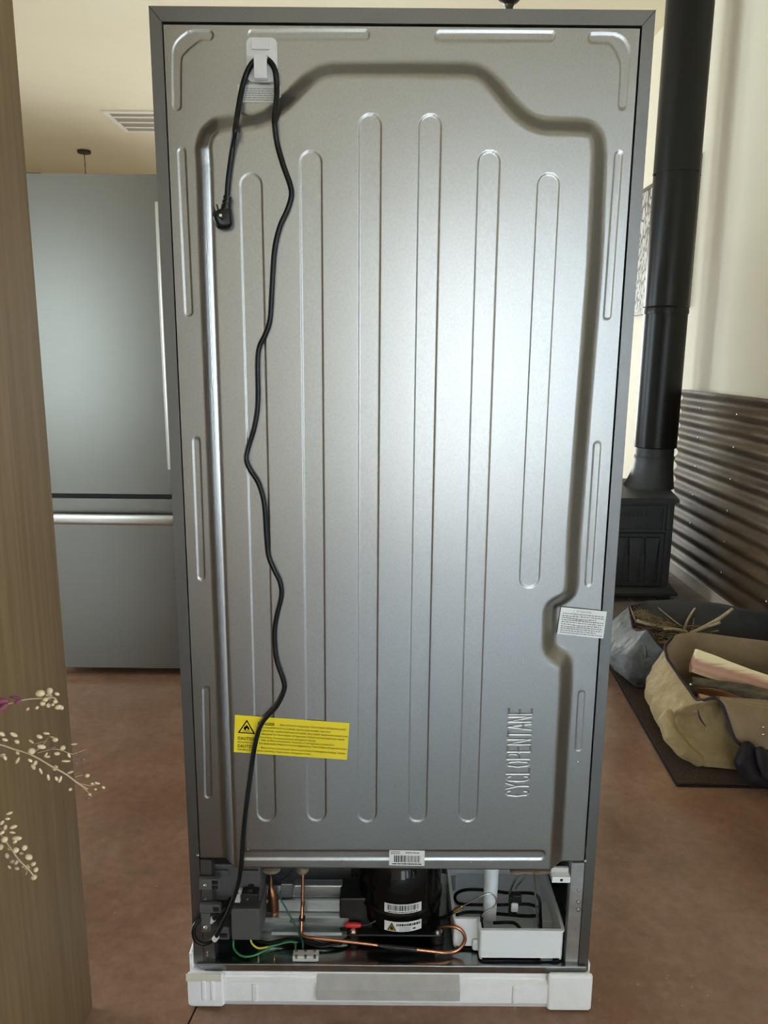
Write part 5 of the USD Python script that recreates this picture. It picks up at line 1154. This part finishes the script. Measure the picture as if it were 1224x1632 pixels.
def stemline(fl_, px, y, r, fan=(0, 0)):
    pts = [aty(a, b, y) for a, b in px]
    s0 = pts[0]; lead = [mouth + [0, 0, -0.08], mouth + [0, 0.01, 0.06], (mouth + s0) / 2 + [-0.02, 0.0, 0.06]]
    fl_.part('stem', tube(lead + pts, r, 7, 6), 'stem', smooth=True)


YS = 0.93
f1_ = T('dried_flower_spray', 'topmost dried flower spray, with magenta petals and cream buds, before the oak cupboard', 'dried flowers', mouth, 'dried flower sprays')
stemline(f1_, [(-30, 1140), (10, 1123), (40, 1115), (65, 1113), (85, 1112), (92, 1120)], YS, 0.0011)
pods(f1_, [(64, 1105, 15, 11, 0), (79, 1101, 11, 10, 1), (77, 1110, 12, 11, .6), (91, 1106, 8, 5, .4), (68, 1121, 9, 8, .5), (77, 1124, 9, 7, 1.4), (88, 1118, 7, 6, 1), (93, 1127, 11, 8, -.2), (98, 1128, 8, 7, 1), (59, 1128, 6, 5, -.8), (44, 1130, 6, 5, -.6), (72, 1115, 9, 8, 0), (84, 1123, 6, 5, 0)], YS)
pods(f1_, [(4, 1117, 20, 9, .1), (4, 1128, 22, 9, -.6), (24, 1112, 17, 6, .2), (28, 1119, 12, 7, -.4), (-10, 1125, 18, 12, 0)], YS, 'pinkpod', 'petal')
f2_ = T('dried_flower_spray', 'middle dried flower spray arching right past the edge of the oak cupboard', 'dried flowers', mouth, 'dried flower sprays')
stemline(f2_, [(-40, 1180), (0, 1187), (22, 1194), (50, 1203), (80, 1220), (105, 1234), (124, 1248), (140, 1258)], YS, 0.0012)
for pts in ([(55, 1186), (75, 1180)], [(50, 1203), (70, 1185), (80, 1170)], [(60, 1200), (88, 1194), (115, 1202)], [(115, 1202), (124, 1199), (138, 1194)], [(120, 1238), (132, 1235)], [(124, 1248), (145, 1252), (158, 1247)], [(124, 1248), (140, 1262), (146, 1270)]):
    f2_.part('branchlet', tube([aty(a, b, YS) for a, b in pts], 0.0006, 5), 'stem', smooth=True)
pods(f2_, [(3, 1170, 11, 6, .7), (8, 1179, 10, 5, .4), (22, 1171, 13, 6, .6), (27, 1182, 9, 6, .8), (4, 1204, 9, 7, 0), (8, 1208, 9, 5, 1.2), (28, 1212, 12, 5, -1.1), (28, 1200, 8, 5, 1), (50, 1197, 12, 11, .5), (63, 1174, 10, 6, .6), (74, 1169, 10, 4, .2), (50, 1182, 10, 4, .8), (66, 1190, 14, 7, .3), (88, 1179, 9, 7, .3), (100, 1192, 9, 8, 0), (91, 1201, 10, 6, .1), (73, 1203, 9, 4, -1), (76, 1206, 8, 4, 0), (105, 1213, 14, 4, .1), (110, 1204, 9, 4, 1.2), (88, 1224, 9, 9, 0), (56, 1216, 9, 7, -1), (53, 1222, 12, 6, 1.2), (48, 1212, 9, 5, .8), (65, 1229, 12, 4, 1.3), (77, 1239, 12, 5, 1.5), (90, 1241, 9, 5, 1.2), (96, 1242, 12, 5, -1.2), (112, 1231, 11, 4, -.3), (83, 1175, 7, 3, .5), (118, 1186, 10, 3, 0), (139, 1236, 8, 7, 0), (155, 1248, 9, 4, .4), (147, 1249, 6, 4, 0), (165, 1255, 6, 4, .8), (112, 1258, 6, 5, 0), (143, 1266, 5, 4, 0), (152, 1258, 5, 3, .3)], YS)
pods(f2_, [(122, 1203, 10, 6, .5), (133, 1210, 8, 7, 0), (122, 1216, 9, 6, 1.1), (135, 1194, 9, 3, .2), (84, 1192, 12, 4, -.3), (140, 1272, 6, 5, 0)], YS, 'brownpod', 'brown_pod')
f3_ = T('dried_flower_spray', 'lowest dried flower spray drooping with round cream buds before the oak cupboard', 'dried flowers', mouth, 'dried flower sprays')
stemline(f3_, [(-40, 1290), (-10, 1315), (12, 1345), (30, 1370), (45, 1385), (54, 1396)], 0.90, 0.0011)
pods(f3_, [(15, 1296, 11, 5, -.3), (12, 1305, 8, 4, .1), (3, 1311, 9, 6, -.8), (8, 1319, 10, 7, -1.2), (21, 1318, 13, 6, -.2), (27, 1336, 15, 7, .1), (24, 1341, 8, 6, -.5), (39, 1351, 9, 9, 0), (25, 1355, 10, 9, 0), (7, 1338, 11, 10, 0), (1, 1350, 9, 9, 0), (34, 1360, 7, 4, .3), (46, 1366, 12, 9, .6), (53, 1377, 9, 7, -.3), (57, 1386, 8, 8, 0), (43, 1382, 9, 9, 0), (37, 1381, 5, 3, -.5), (54, 1398, 10, 9, 0), (20, 1327, 9, 4, .3), (15, 1352, 6, 6, 0), (3, 1327, 9, 6, -.4)], 0.90)
pods(f3_, [(11, 1364, 10, 6, 1.3), (19, 1373, 8, 7, 0), (26, 1374, 10, 7, -.8), (27, 1384, 8, 5, .6), (42, 1391, 9, 4, -1.2), (15, 1382, 8, 4, 1), (5, 1320, 10, 5, 0)], 0.91, 'stem', 'dull_pod')
